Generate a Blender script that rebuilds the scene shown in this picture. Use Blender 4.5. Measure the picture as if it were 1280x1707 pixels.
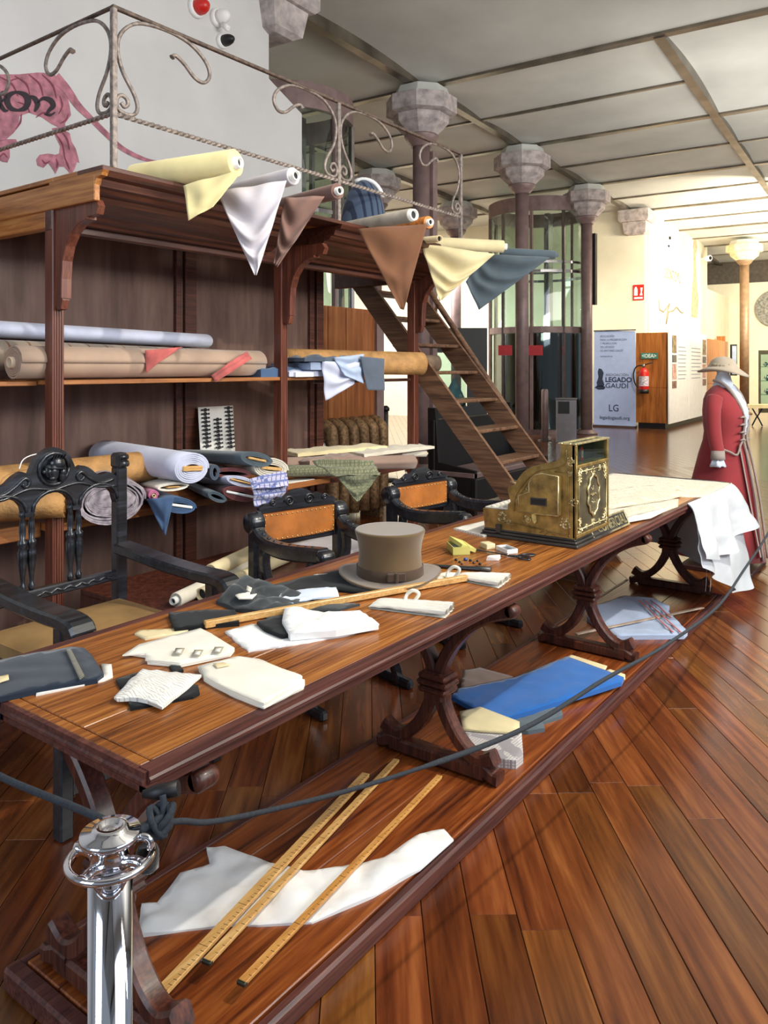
import bpy, bmesh, math, random
from mathutils import Vector, Matrix, noise
from mathutils.geometry import delaunay_2d_cdt
for o in list(bpy.data.objects): bpy.data.objects.remove(o)
S = bpy.context.scene
COL = S.collection
PI = math.pi
random.seed(7)
# ------------------------------------------------------------------ camera
FOC, HOR, YAW, HC = 1308.0, 612.0, math.radians(36.5), 1.5
cam_d = bpy.data.cameras.new('camera'); cam = bpy.data.objects.new('camera', cam_d); COL.objects.link(cam)
cam_d.sensor_fit = 'VERTICAL'; cam_d.sensor_height = 24.0; cam_d.lens = FOC / 1707.0 * 24.0
cam_d.shift_y = -(853.5 - HOR) / 1707.0
cam_d.clip_start = 0.05; cam_d.clip_end = 200
cam.location = (0, 0, HC); cam.rotation_euler = (PI / 2, 0, YAW - PI / 2)
S.camera = cam
# ------------------------------------------------------------------ world, exposure
S.view_settings.view_transform = 'Standard'; S.view_settings.look = 'None'
S.view_settings.gamma = 1.0; S.view_settings.use_curve_mapping = False
S.view_settings.exposure = 0.0
w = bpy.data.worlds.new('world'); S.world = w; w.use_nodes = True
w.node_tree.nodes['Background'].inputs[0].default_value = (0.76, 0.86, 1.0, 1)
w.node_tree.nodes['Background'].inputs[1].default_value = 0.34

def lamp(name, kind, loc, target, energy, color=(1, 1, 1), **k):
    l = bpy.data.lights.new(name, kind); l.energy = energy; l.color = color
    for a, v in k.items(): setattr(l, a, v)
    o = bpy.data.objects.new(name, l); COL.objects.link(o); o.location = loc
    o.rotation_euler = (Vector(target) - Vector(loc)).to_track_quat('-Z', 'Y').to_euler()
    return o
def B(x, y, z=0.0):          # building grid (turned 3.5 degrees) -> world
    a = math.radians(3.5)
    return Vector((math.cos(a) * x - math.sin(a) * y, math.sin(a) * x + math.cos(a) * y, z))
WARM = (1.0, 0.87, 0.66)
lamp('table_spot', 'SPOT', (3.6, -1.6, 5.3), (2.7, 1.5, 0.4), 820, (1.0, 0.93, 0.80), spot_size=1.25, spot_blend=0.6, shadow_soft_size=0.05)
lamp('counter_spot', 'SPOT', (6.2, -1.4, 5.3), (4.6, 1.6, 0.6), 330, (1.0, 0.93, 0.80), spot_size=1.1, spot_blend=0.7, shadow_soft_size=0.08)
lamp('shelf_spot', 'SPOT', (1.2, -1.2, 4.9), (3.4, 3.6, 1.6), 150, (0.9, 0.94, 1.0), spot_size=1.3, spot_blend=0.8, shadow_soft_size=0.25)
lamp('window_daylight', 'AREA', (2.5, -5.2, 3.7), (3.2, 2.0, 0.6), 200, (0.74, 0.85, 1.0), shape='RECTANGLE', size=6.0, size_y=2.6)
lamp('ceiling_bounce_fill', 'AREA', (4.5, -3.2, 3.2), (6.5, 1.5, 5.6), 420, (1.0, .95, .86), shape='RECTANGLE', size=5.0, size_y=1.2)  # added fill, no such fitting: stands in for light bounced onto the ceiling
lamp('ceiling_bounce_fill_far', 'AREA', B(12.5, .5, 3.4), B(13.5, 3.0, 5.6), 130, (1.0, .95, .88), shape='RECTANGLE', size=5.0, size_y=1.2)  # second added fill, brightens the ceiling farther back
lamp('left_window_daylight', 'AREA', (-3.0, 1.0, 2.6), (3.0, 3.2, 1.6), 95, (0.75, 0.86, 1.0), shape='RECTANGLE', size=2.0, size_y=2.4)
lamp('wall_washer', 'AREA', B(19.0, 1.5, 4.6), B(24.0, 5.4, 2.6), 420, WARM, shape='RECTANGLE', size=3.0, size_y=0.6)
lamp('hall_lamp', 'AREA', B(26.0, 1.0, 4.2), B(30.0, 2.5, 2.5), 600, WARM, shape='RECTANGLE', size=3.0, size_y=1.0)
lamp('banner_spot', 'SPOT', B(16.6, 3.4, 4.6), B(20.8, 5.6, 1.9), 400, WARM, spot_size=1.0, spot_blend=0.8, shadow_soft_size=0.2)
lamp('hall_uplight', 'AREA', B(23.0, 2.0, 2.9), B(23.5, 3.0, 5.5), 420, WARM, shape='RECTANGLE', size=4.0, size_y=1.5)
lamp('back_hall_lamp', 'AREA', B(16.0, 11.5, 4.4), B(17.0, 12.5, 0.5), 900, (1, .96, .9), shape='RECTANGLE', size=6.0, size_y=3.0)
lamp('screen_spot', 'SPOT', (6.4, 2.2, 4.6), (6.3, 5.2, 1.3), 130, WARM, spot_size=0.7, spot_blend=0.8, shadow_soft_size=0.1)

# ------------------------------------------------------------------ geometry helpers
_c, _s = math.cos(YAW), math.sin(YAW)
def ray(px, py):
    u = (px - 640) / FOC
    return Vector((_c + _s * u, _s - _c * u, -(py - HOR) / FOC))
EYE = Vector((0, 0, HC))
def PZ(px, py, z): d = ray(px, py); return EYE + d * ((z - HC) / d.z)
def PY(px, py, y): d = ray(px, py); return EYE + d * (y / d.y)
def PX(px, py, x): d = ray(px, py); return EYE + d * (x / d.x)
def PD(px, py, dist): return EYE + ray(px, py) * dist
def PBY(px, py, yb):         # onto a building plane y = const
    d = ray(px, py); a = math.radians(3.5); n = Vector((-math.sin(a), math.cos(a), 0))
    return EYE + d * (yb / d.dot(n))
def PBX(px, py, xb):
    d = ray(px, py); a = math.radians(3.5); n = Vector((math.cos(a), math.sin(a), 0))
    return EYE + d * (xb / d.dot(n))
V = Vector
def M4(x, y, z, o): # matrix from axes
    m = Matrix((( x[0], y[0], z[0], o[0]), (x[1], y[1], z[1], o[1]), (x[2], y[2], z[2], o[2]), (0, 0, 0, 1)))
    return m
class MB:
    def __init__(s): s.v = []; s.f = []; s.sm = []
    def add(s, vs, fs, smooth=False):
        n = len(s.v); s.v += [V(p) for p in vs]; s.f += [tuple(i + n for i in f) for f in fs]; s.sm += [smooth] * len(fs); return s
    def box(s, a, b, m=None):
        x0, y0, z0 = a; x1, y1, z1 = b
        vs = [V(p) for p in ((x0,y0,z0),(x1,y0,z0),(x1,y1,z0),(x0,y1,z0),(x0,y0,z1),(x1,y0,z1),(x1,y1,z1),(x0,y1,z1))]
        if m: vs = [m @ p for p in vs]
        return s.add(vs, [(0,3,2,1),(4,5,6,7),(0,1,5,4),(1,2,6,5),(2,3,7,6),(3,0,4,7)])
    def bbox(s, a, b, e=0.004, m=None):     # box with chamfered vertical and top edges
        x0, y0, z0 = a; x1, y1, z1 = b
        e = min(e, (x1-x0)/2.2, (y1-y0)/2.2, (z1-z0)/2.2)
        def ring(i, z): return [(x0+i,y0+e+0,z),(x0+e,y0+i,z),(x1-e,y0+i,z),(x1-i,y0+e,z),(x1-i,y1-e,z),(x1-e,y1-i,z),(x0+e,y1-i,z),(x0+i,y1-e,z)]
        rs = [ring(e*.9, z0), ring(0, z0+e), ring(0, z1-e), ring(e*.9, z1)]
        vs = [V(p) for r in rs for p in r]
        if m: vs = [m @ p for p in vs]
        fs = [tuple(reversed(range(8))), tuple(range(24, 32))]
        for k in range(3):
            for i in range(8): j = (i+1) % 8; fs.append((k*8+i, k*8+j, k*8+8+j, k*8+8+i))
        return s.add(vs, fs)
    def prism(s, pts, h, m=None, smooth=False):   # polygon in local xy, extruded 0..h in local z
        n = len(pts); vs = [V((p[0], p[1], 0)) for p in pts] + [V((p[0], p[1], h)) for p in pts]
        if m: vs = [m @ p for p in vs]
        fs = [tuple(reversed(range(n))), tuple(range(n, 2*n))]
        s.add(vs, fs)
        n0 = len(s.v) - 2*n
        for i in range(n):
            j = (i+1) % n; s.f.append((n0+i, n0+j, n0+n+j, n0+n+i)); s.sm.append(smooth)
        return s
    def loft(s, rings, closed=True, cap=True, smooth=True):
        n = len(rings[0]); vs = [p for r in rings for p in r]; fs = []
        for k in range(len(rings)-1):
            for i in range(n if closed else n-1):
                j = (i+1) % n; fs.append((k*n+i, k*n+j, (k+1)*n+j, (k+1)*n+i))
        s.add(vs, fs, smooth)
        if cap:
            n0 = len(s.v) - len(vs)
            s.f += [tuple(n0+i for i in reversed(range(n))), tuple(n0+(len(rings)-1)*n+i for i in range(n))]; s.sm += [False, False]
        return s
    def tube(s, path, r, seg=8, cap=True):
        path = [V(p) for p in path]; rr = r if isinstance(r, (list, tuple)) else [r]*len(path); rings = []
        t0 = (path[1]-path[0]).normalized(); up = V((0,0,1)) if abs(t0.z) < .9 else V((1,0,0)); nrm = t0.cross(up).normalized()
        for i, p in enumerate(path):
            t = (path[min(i+1,len(path)-1)] - path[max(i-1,0)]).normalized()
            nrm = (nrm - t*nrm.dot(t)).normalized(); b = t.cross(nrm)
            rings.append([p + (nrm*math.cos(2*PI*k/seg) + b*math.sin(2*PI*k/seg))*rr[i] for k in range(seg)])
        return s.loft(rings, cap=cap)
    def lathe(s, prof, c=(0,0,0), seg=20, m=None, sx=1, sy=1, cap=True):
        rings = []
        for r, z in prof:
            ring = [V((c[0]+r*sx*math.cos(2*PI*k/seg), c[1]+r*sy*math.sin(2*PI*k/seg), c[2]+z)) for k in range(seg)]
            if m: ring = [m @ p for p in ring]
            rings.append(ring)
        return s.loft(rings, cap=cap)
    def stroke(s, pts, ws, th, m=None, smooth=True):  # planar curve (x,y) with half widths, thickness in z (-th/2..th/2), chamfered
        n = len(pts); rings = []
        if not isinstance(ws, (list, tuple)): ws = [ws]*n
        for i, p in enumerate(pts):
            a = pts[max(i-1,0)]; b = pts[min(i+1,n-1)]; dx, dy = b[0]-a[0], b[1]-a[1]; L = math.hypot(dx,dy) or 1
            nx, ny = -dy/L, dx/L; w_ = ws[i]; e = min(w_, th/2)*.35
            prof = [(-w_, -th/2+e), (-w_, th/2-e), (-w_+e, th/2), (w_-e, th/2), (w_, th/2-e), (w_, -th/2+e), (w_-e, -th/2), (-w_+e, -th/2)]
            ring = [V((p[0]+nx*q, p[1]+ny*q, z)) for q, z in prof]
            if m: ring = [m @ q for q in ring]
            rings.append(ring)
        return s.loft(rings, smooth=False)
    def grid(s, fn, nu, nv, smooth=True):
        vs = [fn(i/nu, j/nv) for j in range(nv+1) for i in range(nu+1)]
        fs = [(j*(nu+1)+i, j*(nu+1)+i+1, (j+1)*(nu+1)+i+1, (j+1)*(nu+1)+i) for j in range(nv) for i in range(nu)]
        return s.add(vs, fs, smooth)
    def blob(s, c, rx, ry, rz, seg=8, rings=5):
        prof = [(math.sin(PI*k/rings)+1e-3, -math.cos(PI*k/rings)) for k in range(rings+1)]
        rr = [[V((c[0]+r*rx*math.cos(2*PI*k/seg), c[1]+r*ry*math.sin(2*PI*k/seg), c[2]+z*rz)) for k in range(seg)] for r, z in prof]
        return s.loft(rr)
def thing(name, label, cat, loc=(0,0,0), rz=0.0, group=None):
    o = bpy.data.objects.new(name, None); COL.objects.link(o); o.location = loc; o.rotation_euler = (0,0,rz)
    o.empty_display_size = .1; o['label'] = label; o['category'] = cat
    if group: o['group'] = group
    return o
def mesh(name, mb, mat, flip=True):
    me = bpy.data.meshes.new(name); me.from_pydata([tuple(p) for p in mb.v], [], mb.f)
    me.polygons.foreach_set('use_smooth', mb.sm)
    if flip:
        bm = bmesh.new(); bm.from_mesh(me); bmesh.ops.recalc_face_normals(bm, faces=bm.faces); bm.to_mesh(me); bm.free()
    me.materials.append(mat); me.update(); return me
def rootof(o):
    while o.parent: o = o.parent
    return o
def part(name, mb, mat, parent, world=True, label=None, kind=None):
    if world:
        T = rootof(parent).location
        mb.v = [p - T for p in mb.v]
    o = bpy.data.objects.new(name, mesh(name, mb, mat)); COL.objects.link(o); o.parent = parent
    if label: o['label'] = label
    if kind: o['kind'] = kind
    return o
def single(name, mb, mat, label, cat, group=None, kind=None):
    xs = [p.x for p in mb.v]; ys = [p.y for p in mb.v]; T = V(((min(xs)+max(xs))/2, (min(ys)+max(ys))/2, min(p.z for p in mb.v)))
    mb.v = [p - T for p in mb.v]
    o = bpy.data.objects.new(name, mesh(name, mb, mat)); COL.objects.link(o); o.location = T
    if label: o['label'] = label; o['category'] = cat
    if group: o['group'] = group
    if kind: o['kind'] = kind
    return o
def struct(name, mb, mat, parent=None):
    if parent: return part(name, mb, mat, parent)
    return single(name, mb, mat, None, None, kind='structure')
def smooth_path(pts, n=6, closed=False):       # Catmull-Rom
    pts = [V(p) if len(p) == 3 else V((p[0], p[1], 0)) for p in pts]; out = []
    N = len(pts)
    for i in range(N-1):
        p0, p1, p2, p3 = pts[max(i-1,0)], pts[i], pts[i+1], pts[min(i+2,N-1)]
        for k in range(n):
            t = k/n; out.append(.5*((2*p1)+(p2-p0)*t+(2*p0-5*p1+4*p2-p3)*t*t+(3*p1-p0-3*p2+p3)*t**3))
    out.append(pts[-1]); return out
def textmesh(txt, size, m, ext=0.002, align='LEFT', bold=0.0, sx=1.0):
    cu = bpy.data.curves.new('t', 'FONT'); cu.body = txt; cu.size = size; cu.extrude = ext; cu.align_x = align; cu.offset = bold; cu.resolution_u = 3
    o = bpy.data.objects.new('t', cu); COL.objects.link(o); bpy.context.view_layer.update()
    me = bpy.data.meshes.new_from_object(o); bpy.data.objects.remove(o)
    mb = MB(); mb.add([m @ V((v.co.x*sx, v.co.y, v.co.z)) for v in me.vertices], [tuple(p.vertices) for p in me.polygons]); return mb

# ------------------------------------------------------------------ materials
def lin(c): return tuple(((v/255)/12.92 if v/255 <= .04045 else ((v/255+.055)/1.055)**2.4) for v in c)
def newmat(name):
    m = bpy.data.materials.new(name); m.use_nodes = True; nt = m.node_tree
    return m, nt, nt.nodes['Principled BSDF']
def N(nt, t, **k):
    n = nt.nodes.new(t)
    for a, v in k.items():
        if a.startswith('i_'): n.inputs[a[2:]].default_value = v
        else: setattr(n, a, v)
    return n
def ramp(nt, cols):
    r = nt.nodes.new('ShaderNodeValToRGB'); e = r.color_ramp.elements
    while len(e) < len(cols): e.new(.5)
    for i, (p, c) in enumerate(cols): e[i].position = p; e[i].color = (*lin(c), 1)
    return r
def plain(name, c, rough=.6, metal=0.0, var=.12, scale=8, bump=0.0, coat=0.0, spec=.5):
    m, nt, b = newmat(name); L = nt.links
    tc = N(nt, 'ShaderNodeTexCoord'); nz = N(nt, 'ShaderNodeTexNoise'); nz.inputs['Scale'].default_value = scale; nz.inputs['Detail'].default_value = 5
    L.new(tc.outputs['Object'], nz.inputs['Vector'])
    lo = tuple(max(0, v*(1-var)) for v in c); hi = tuple(min(255, v*(1+var)) for v in c)
    r = ramp(nt, [(.3, lo), (.7, hi)]); L.new(nz.outputs['Fac'], r.inputs['Fac']); L.new(r.outputs['Color'], b.inputs['Base Color'])
    b.inputs['Roughness'].default_value = rough; b.inputs['Metallic'].default_value = metal; b.inputs['Coat Weight'].default_value = coat
    b.inputs['Specular IOR Level'].default_value = spec
    if bump:
        n2 = N(nt, 'ShaderNodeTexNoise'); n2.inputs['Scale'].default_value = scale*6; n2.inputs['Detail'].default_value = 6; L.new(tc.outputs['Object'], n2.inputs['Vector'])
        bp = N(nt, 'ShaderNodeBump'); bp.inputs['Strength'].default_value = bump; bp.inputs['Distance'].default_value = .01
        L.new(n2.outputs['Fac'], bp.inputs['Height']); L.new(bp.outputs['Normal'], b.inputs['Normal'])
    return m
def wood(name, dark, mid, light, axis=0, scale=1.0, rough=.4, coat=.2, rand=False, bump=.15, streak=18):
    m, nt, b = newmat(name); L = nt.links
    tc = N(nt, 'ShaderNodeTexCoord'); mp = N(nt, 'ShaderNodeMapping')
    sc = [streak*scale]*3; sc[axis] = 1.1*scale; mp.inputs['Scale'].default_value = sc
    src = tc.outputs['Object']
    if rand:
        oi = N(nt, 'ShaderNodeObjectInfo'); mu = N(nt, 'ShaderNodeMath', operation='MULTIPLY'); mu.inputs[1].default_value = 37.0
        L.new(oi.outputs['Random'], mu.inputs[0]); va = N(nt, 'ShaderNodeVectorMath', operation='ADD'); L.new(src, va.inputs[0]); L.new(mu.outputs[0], va.inputs[1]); src = va.outputs[0]
    L.new(src, mp.inputs['Vector'])
    n1 = N(nt, 'ShaderNodeTexNoise'); n1.inputs['Scale'].default_value = 1.0; n1.inputs['Detail'].default_value = 8; n1.inputs['Roughness'].default_value = .62; n1.inputs['Distortion'].default_value = .6
    L.new(mp.outputs[0], n1.inputs['Vector'])
    m2 = N(nt, 'ShaderNodeMapping'); s2 = [streak*scale*4]*3; s2[axis] = 2.5*scale; m2.inputs['Scale'].default_value = s2; L.new(src, m2.inputs['Vector'])
    n2 = N(nt, 'ShaderNodeTexNoise'); n2.inputs['Scale'].default_value = 1.0; n2.inputs['Detail'].default_value = 4; L.new(m2.outputs[0], n2.inputs['Vector'])
    mx = N(nt, 'ShaderNodeMath', operation='MULTIPLY_ADD'); mx.inputs[1].default_value = .45; L.new(n2.outputs['Fac'], mx.inputs[0])
    ms = N(nt, 'ShaderNodeMath', operation='MULTIPLY'); ms.inputs[1].default_value = .55; L.new(n1.outputs['Fac'], ms.inputs[0]); L.new(ms.outputs[0], mx.inputs[2])
    r = ramp(nt, [(.36, dark), (.5, mid), (.66, light)]); L.new(mx.outputs[0], r.inputs['Fac'])
    out = r.outputs['Color']
    if rand:
        hv = N(nt, 'ShaderNodeHueSaturation'); mr = N(nt, 'ShaderNodeMapRange'); mr.inputs['To Min'].default_value = .72; mr.inputs['To Max'].default_value = 1.28
        L.new(oi.outputs['Random'], mr.inputs['Value']); L.new(mr.outputs[0], hv.inputs['Value'])
        m3 = N(nt, 'ShaderNodeMapRange'); m3.inputs['To Min'].default_value = .492; m3.inputs['To Max'].default_value = .51
        f3 = N(nt, 'ShaderNodeMath', operation='FRACT'); mm = N(nt, 'ShaderNodeMath', operation='MULTIPLY'); mm.inputs[1].default_value = 7.3
        L.new(oi.outputs['Random'], mm.inputs[0]); L.new(mm.outputs[0], f3.inputs[0]); L.new(f3.outputs[0], m3.inputs['Value']); L.new(m3.outputs[0], hv.inputs['Hue'])
        L.new(out, hv.inputs['Color']); out = hv.outputs['Color']
    L.new(out, b.inputs['Base Color'])
    b.inputs['Roughness'].default_value = rough; b.inputs['Coat Weight'].default_value = coat; b.inputs['Coat Roughness'].default_value = .18
    bp = N(nt, 'ShaderNodeBump'); bp.inputs['Strength'].default_value = bump; bp.inputs['Distance'].default_value = .004
    L.new(mx.outputs[0], bp.inputs['Height']); L.new(bp.outputs['Normal'], b.inputs['Normal'])
    return m
def cloth(name, c, c2=None, stripe=None, plaid=None, sheen=.25, rough=.9, weave=500, var=.06, bump=.25):
    # stripe=(axis, frequency, duty): printed or woven stripes; plaid = frequency
    m, nt, b = newmat(name); L = nt.links
    tc = N(nt, 'ShaderNodeTexCoord'); nz = N(nt, 'ShaderNodeTexNoise'); nz.inputs['Scale'].default_value = 5; nz.inputs['Detail'].default_value = 4
    L.new(tc.outputs['Object'], nz.inputs['Vector'])
    r = ramp(nt, [(.3, tuple(v*(1-var) for v in c)), (.7, tuple(min(255, v*(1+var)) for v in c))]); L.new(nz.outputs['Fac'], r.inputs['Fac']); out = r.outputs['Color']
    def lines(axis, freq, duty, src):
        sp = N(nt, 'ShaderNodeSeparateXYZ'); L.new(tc.outputs['Object'], sp.inputs[0])
        a = N(nt, 'ShaderNodeMath', operation='MULTIPLY'); a.inputs[1].default_value = freq; L.new(sp.outputs[axis], a.inputs[0])
        f = N(nt, 'ShaderNodeMath', operation='FRACT'); L.new(a.outputs[0], f.inputs[0])
        g = N(nt, 'ShaderNodeMath', operation='LESS_THAN'); g.inputs[1].default_value = duty; L.new(f.outputs[0], g.inputs[0])
        mx = N(nt, 'ShaderNodeMix', data_type='RGBA'); L.new(g.outputs[0], mx.inputs[0]); L.new(src, mx.inputs[6]); mx.inputs[7].default_value = (*lin(c2), 1)
        return mx.outputs[2]
    if stripe: out = lines(stripe[0], stripe[1], stripe[2], out)
    if plaid: out = lines(0, plaid, .22, out); out = lines(1, plaid, .22, out); out = lines(2, plaid, .22, out)
    L.new(out, b.inputs['Base Color']); b.inputs['Roughness'].default_value = rough
    b.inputs['Sheen Weight'].default_value = sheen; b.inputs['Specular IOR Level'].default_value = .15
    n2 = N(nt, 'ShaderNodeTexNoise'); n2.inputs['Scale'].default_value = weave; n2.inputs['Detail'].default_value = 2; L.new(tc.outputs['Object'], n2.inputs['Vector'])
    bp = N(nt, 'ShaderNodeBump'); bp.inputs['Strength'].default_value = bump; bp.inputs['Distance'].default_value = .001
    L.new(n2.outputs['Fac'], bp.inputs['Height']); L.new(bp.outputs['Normal'], b.inputs['Normal'])
    return m
def glass(name, tint=(220,235,230), alpha=.8):
    m = bpy.data.materials.new(name); m.use_nodes = True; nt = m.node_tree; nt.nodes.clear()
    o = N(nt, 'ShaderNodeOutputMaterial'); g = N(nt, 'ShaderNodeBsdfGlossy'); t = N(nt, 'ShaderNodeBsdfTransparent'); mx = N(nt, 'ShaderNodeMixShader'); lw = N(nt, 'ShaderNodeLayerWeight')
    g.inputs['Roughness'].default_value = .03; t.inputs['Color'].default_value = (*lin(tint), 1); lw.inputs['Blend'].default_value = .25
    mr = N(nt, 'ShaderNodeMapRange'); mr.inputs['To Min'].default_value = 1-alpha-.12; mr.inputs['To Max'].default_value = .55
    nt.links.new(lw.outputs['Facing'], mr.inputs['Value']); nt.links.new(mr.outputs[0], mx.inputs[0]); nt.links.new(t.outputs[0], mx.inputs[1]); nt.links.new(g.outputs[0], mx.inputs[2]); nt.links.new(mx.outputs[0], o.inputs[0])
    return m
W_floor = wood('floor_wood', (70,34,16), (106,57,26), (142,86,42), 0, 1.0, .27, .4, rand=True, bump=.12, streak=9)
W_floorsub = plain('subfloor', (22,12,8), .9)
W_top = wood('tabletop_wood', (76,38,12), (148,86,34), (190,126,60), 0, 1.6, .38, .25, bump=.3, streak=22)
W_edge = wood('table_edge_wood', (52,24,22), (84,44,38), (114,68,56), 0, 1.6, .5, .12, streak=20)
W_leg = wood('trestle_wood', (42,18,14), (76,38,28), (112,62,44), 2, 2, .46, .15, streak=16)
W_plat = wood('platform_wood', (66,26,10), (126,62,24), (166,96,44), 0, 1.2, .36, .3, bump=.25, streak=14)
W_shelf = wood('cabinet_wood', (52,26,18), (84,44,30), (112,64,44), 0, 1.4, .45, .15, streak=18)
W_post = wood('cabinet_post_wood', (72,36,26), (106,56,40), (136,80,58), 2, 1.4, .42, .15, streak=30)
W_oak = wood('light_oak', (128,72,28), (178,112,52), (206,146,80), 1, 1.3, .45, .15, streak=16)
W_shelfboard = wood('shelf_board_wood', (120,70,34), (160,100,52), (188,130,74), 0, 1.3, .5, .1, streak=16)
W_panel = wood('back_panel_wood', (84,58,48), (108,80,70), (128,100,88), 2, .8, .62, .05, bump=.1, streak=5)
W_black = wood('ebonised_wood', (14,15,18), (28,31,37), (50,55,64), 0, 2, .3, .35, bump=.25, streak=10)
W_stair = wood('stair_wood', (66,44,32), (106,74,52), (140,104,76), 1, 1.2, .6, .05, streak=12)
W_cab = wood('veneer_wood', (124,70,24), (168,100,40), (190,122,58), 2, .8, .4, .15, streak=8)
W_rule = wood('ruler_wood', (176,128,66), (206,160,96), (226,186,124), 0, 2, .45, .15, streak=30)
W_brownscreen = wood('screen_wood', (112,60,26), (150,88,42), (178,116,64), 2, .8, .5, .1, streak=8)
wall_m = plain('wall_plaster', (206,205,204), .85, var=.03, scale=1.5, bump=.05)
wall_warm = plain('warm_plaster', (236,230,206), .85, var=.03, scale=1.5)
ceil_m = plain('ceiling_plaster', (204,206,200), .8, var=.06, scale=.8, bump=.05)
beam_m = plain('beam_steel', (112,104,92), .34, .6, var=.2, scale=3)
stone_m = plain('capital_stone', (176,166,164), .9, var=.16, scale=9, bump=.5)
stone_y = plain('pale_stone', (206,196,160), .9, var=.1, scale=9, bump=.4)
column_m = plain('column_paint', (134,112,110), .45, .1, var=.1, scale=6)
column_o = plain('ochre_column_paint', (122,98,74), .5, .1, var=.1)
iron_m = plain('wrought_iron', (142,130,122), .55, .4, var=.22, scale=40, bump=.3)
iron_dk = plain('rusty_iron', (98,82,72), .6, .3, var=.25, scale=40, bump=.3)
chrome = plain('chrome', (225,225,230), .06, 1.0, var=.02)
steel = plain('brushed_steel', (170,165,165), .25, 1.0, var=.06)
brass = plain('old_brass', (158,132,78), .42, .7, var=.22, scale=22, bump=.12)
brass_hi = plain('polished_brass_relief', (206,192,146), .34, .8, var=.2, scale=40)
bronze_dk = plain('bronze_back_plate', (116,108,84), .42, .7, var=.2, scale=14, bump=.1)
pewter = plain('dark_base_metal', (84,82,80), .4, .7, var=.15)
black_m = plain('black_paint', (18,18,20), .5)
darkrope = plain('rope_black', (44,50,58), .8, var=.2, scale=200, bump=.4)
white_m = plain('white_paint', (238,238,236), .6, var=.02)
ivory = plain('ivory_keys', (236,232,220), .4, var=.04)
red_m = plain('red_paint', (205,36,30), .35, var=.05)
rlabel = plain('red_label', (190,28,40), .5, var=.05)
paper = cloth('paper_white', (232,230,222), sheen=0, weave=120, bump=.1)
paperc = cloth('paper_cream', (226,208,166), sheen=0, weave=120, bump=.1)
kraft = plain('kraft_paper', (176,132,80), .75, var=.14, scale=12, bump=.5)
ink = plain('ink_black', (22,24,30), .7)
leather = plain('tan_leather', (160,96,42), .38, var=.16, scale=9, bump=.12, coat=.15)
seat_m = plain('seat_leather', (150,118,74), .6, var=.12, scale=6)
glass_m = glass('clear_glass', (214,232,226), .82)
c_white = cloth('white_cotton', (236,236,234)); c_cream = cloth('cream_cotton', (236,230,214)); c_navy = cloth('navy_wool', (34,44,58)); c_black = cloth('black_wool', (26,27,28), sheen=.1)
c_char = cloth('charcoal_wool', (52,56,58)); c_hat = cloth('brown_felt', (104,82,54), sheen=.5, weave=900); c_band = cloth('hat_ribbon', (74,58,46))
c_yellow = cloth('yellow_cotton', (240,224,164)); c_grey = cloth('pale_grey_silk', (206,200,204), rough=.5); c_mauve = cloth('mauve_brown_wool', (132,102,92)); c_brown = cloth('brown_wool', (112,76,54))
c_beige = cloth('beige_wool', (218,204,160)); c_teal = cloth('slate_blue_wool', (84,96,104)); c_blue = cloth('blue_wool', (36,100,176)); c_ltblue = cloth('pale_blue_cotton', (168,184,212))
c_slate = cloth('slate_grey', (86,96,110)); c_denim = cloth('denim_blue', (72,96,130)); c_lilac = cloth('lilac_white', (196,200,220)); c_maroon = cloth('maroon_wool', (112,66,66)); c_offw = cloth('off_white_wool', (214,206,188))
c_tan = cloth('tan_linen', (176,150,130)); c_tanplaid = cloth('tan_plaid', (150,134,118), (120,84,60), stripe=(0, 9, .1)); c_plaid = cloth('blue_check', (186,182,204), (104,116,164), plaid=34); c_pinkred = cloth('red_patterned', (176,92,88), var=.3)
c_pin = cloth('pinstripe', (240,238,230), (196,190,180), stripe=(0, 130, .25)); c_green = cloth('green_tweed', (128,128,100), (96,100,80), plaid=60); c_mush = cloth('mushroom_wool', (150,126,112)); c_brocade = cloth('ivory_brocade', (218,206,176), sheen=.4, rough=.6, var=.12)
_nt = c_brocade.node_tree; _b = _nt.nodes['Principled BSDF']; _tc = N(_nt, 'ShaderNodeTexCoord'); _n = N(_nt, 'ShaderNodeTexNoise'); _n.inputs['Scale'].default_value = 11; _n.inputs['Detail'].default_value = 3; _n.inputs['Distortion'].default_value = 2.5
_nt.links.new(_tc.outputs['Object'], _n.inputs['Vector']); _r = ramp(_nt, [(.44, (226,216,190)), (.49, (176,164,128)), (.52, (230,222,200)), (.58, (188,176,142)), (.61, (228,218,194))]); _nt.links.new(_n.outputs['Fac'], _r.inputs['Fac']); _nt.links.new(_r.outputs['Color'], _b.inputs['Base Color'])
c_pleat = cloth('pleated_cotton', (224,220,208))
c_satin = cloth('ivory_satin', (192,198,204), rough=.42, sheen=.3); c_red = cloth('red_coat_wool', (152,58,62)); c_trim = cloth('silver_braid', (158,146,138)); c_lace = cloth('lace_white', (206,216,236), var=.12)
c_straw = cloth('straw_hat', (186,172,152), weave=160, bump=.6); c_check = cloth('fine_check', (206,200,196), (150,146,150), plaid=90); c_greystripe = cloth('striped_suit', (70,84,106), (36,46,66), stripe=(0, 26, .35)); c_pink = cloth('pink_cotton', (204,120,160))
radi_m = plain('radiator_paint', (124,98,70), .5, .5, var=.35, scale=40, bump=.3)
paint_lion = plain('lion_pink_paint', (170,112,124), .85, var=.2, scale=14); paint_lion2 = plain('lion_dark_paint', (128,64,80), .85, var=.15, scale=14); paint_ink = plain('lettering_paint', (52,44,50), .85, var=.1)
yellowcard = plain('yellow_card', (206,200,112), .6, var=.05)
banner_m = plain('banner_vinyl', (176,194,236), .5, var=.02)

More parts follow.
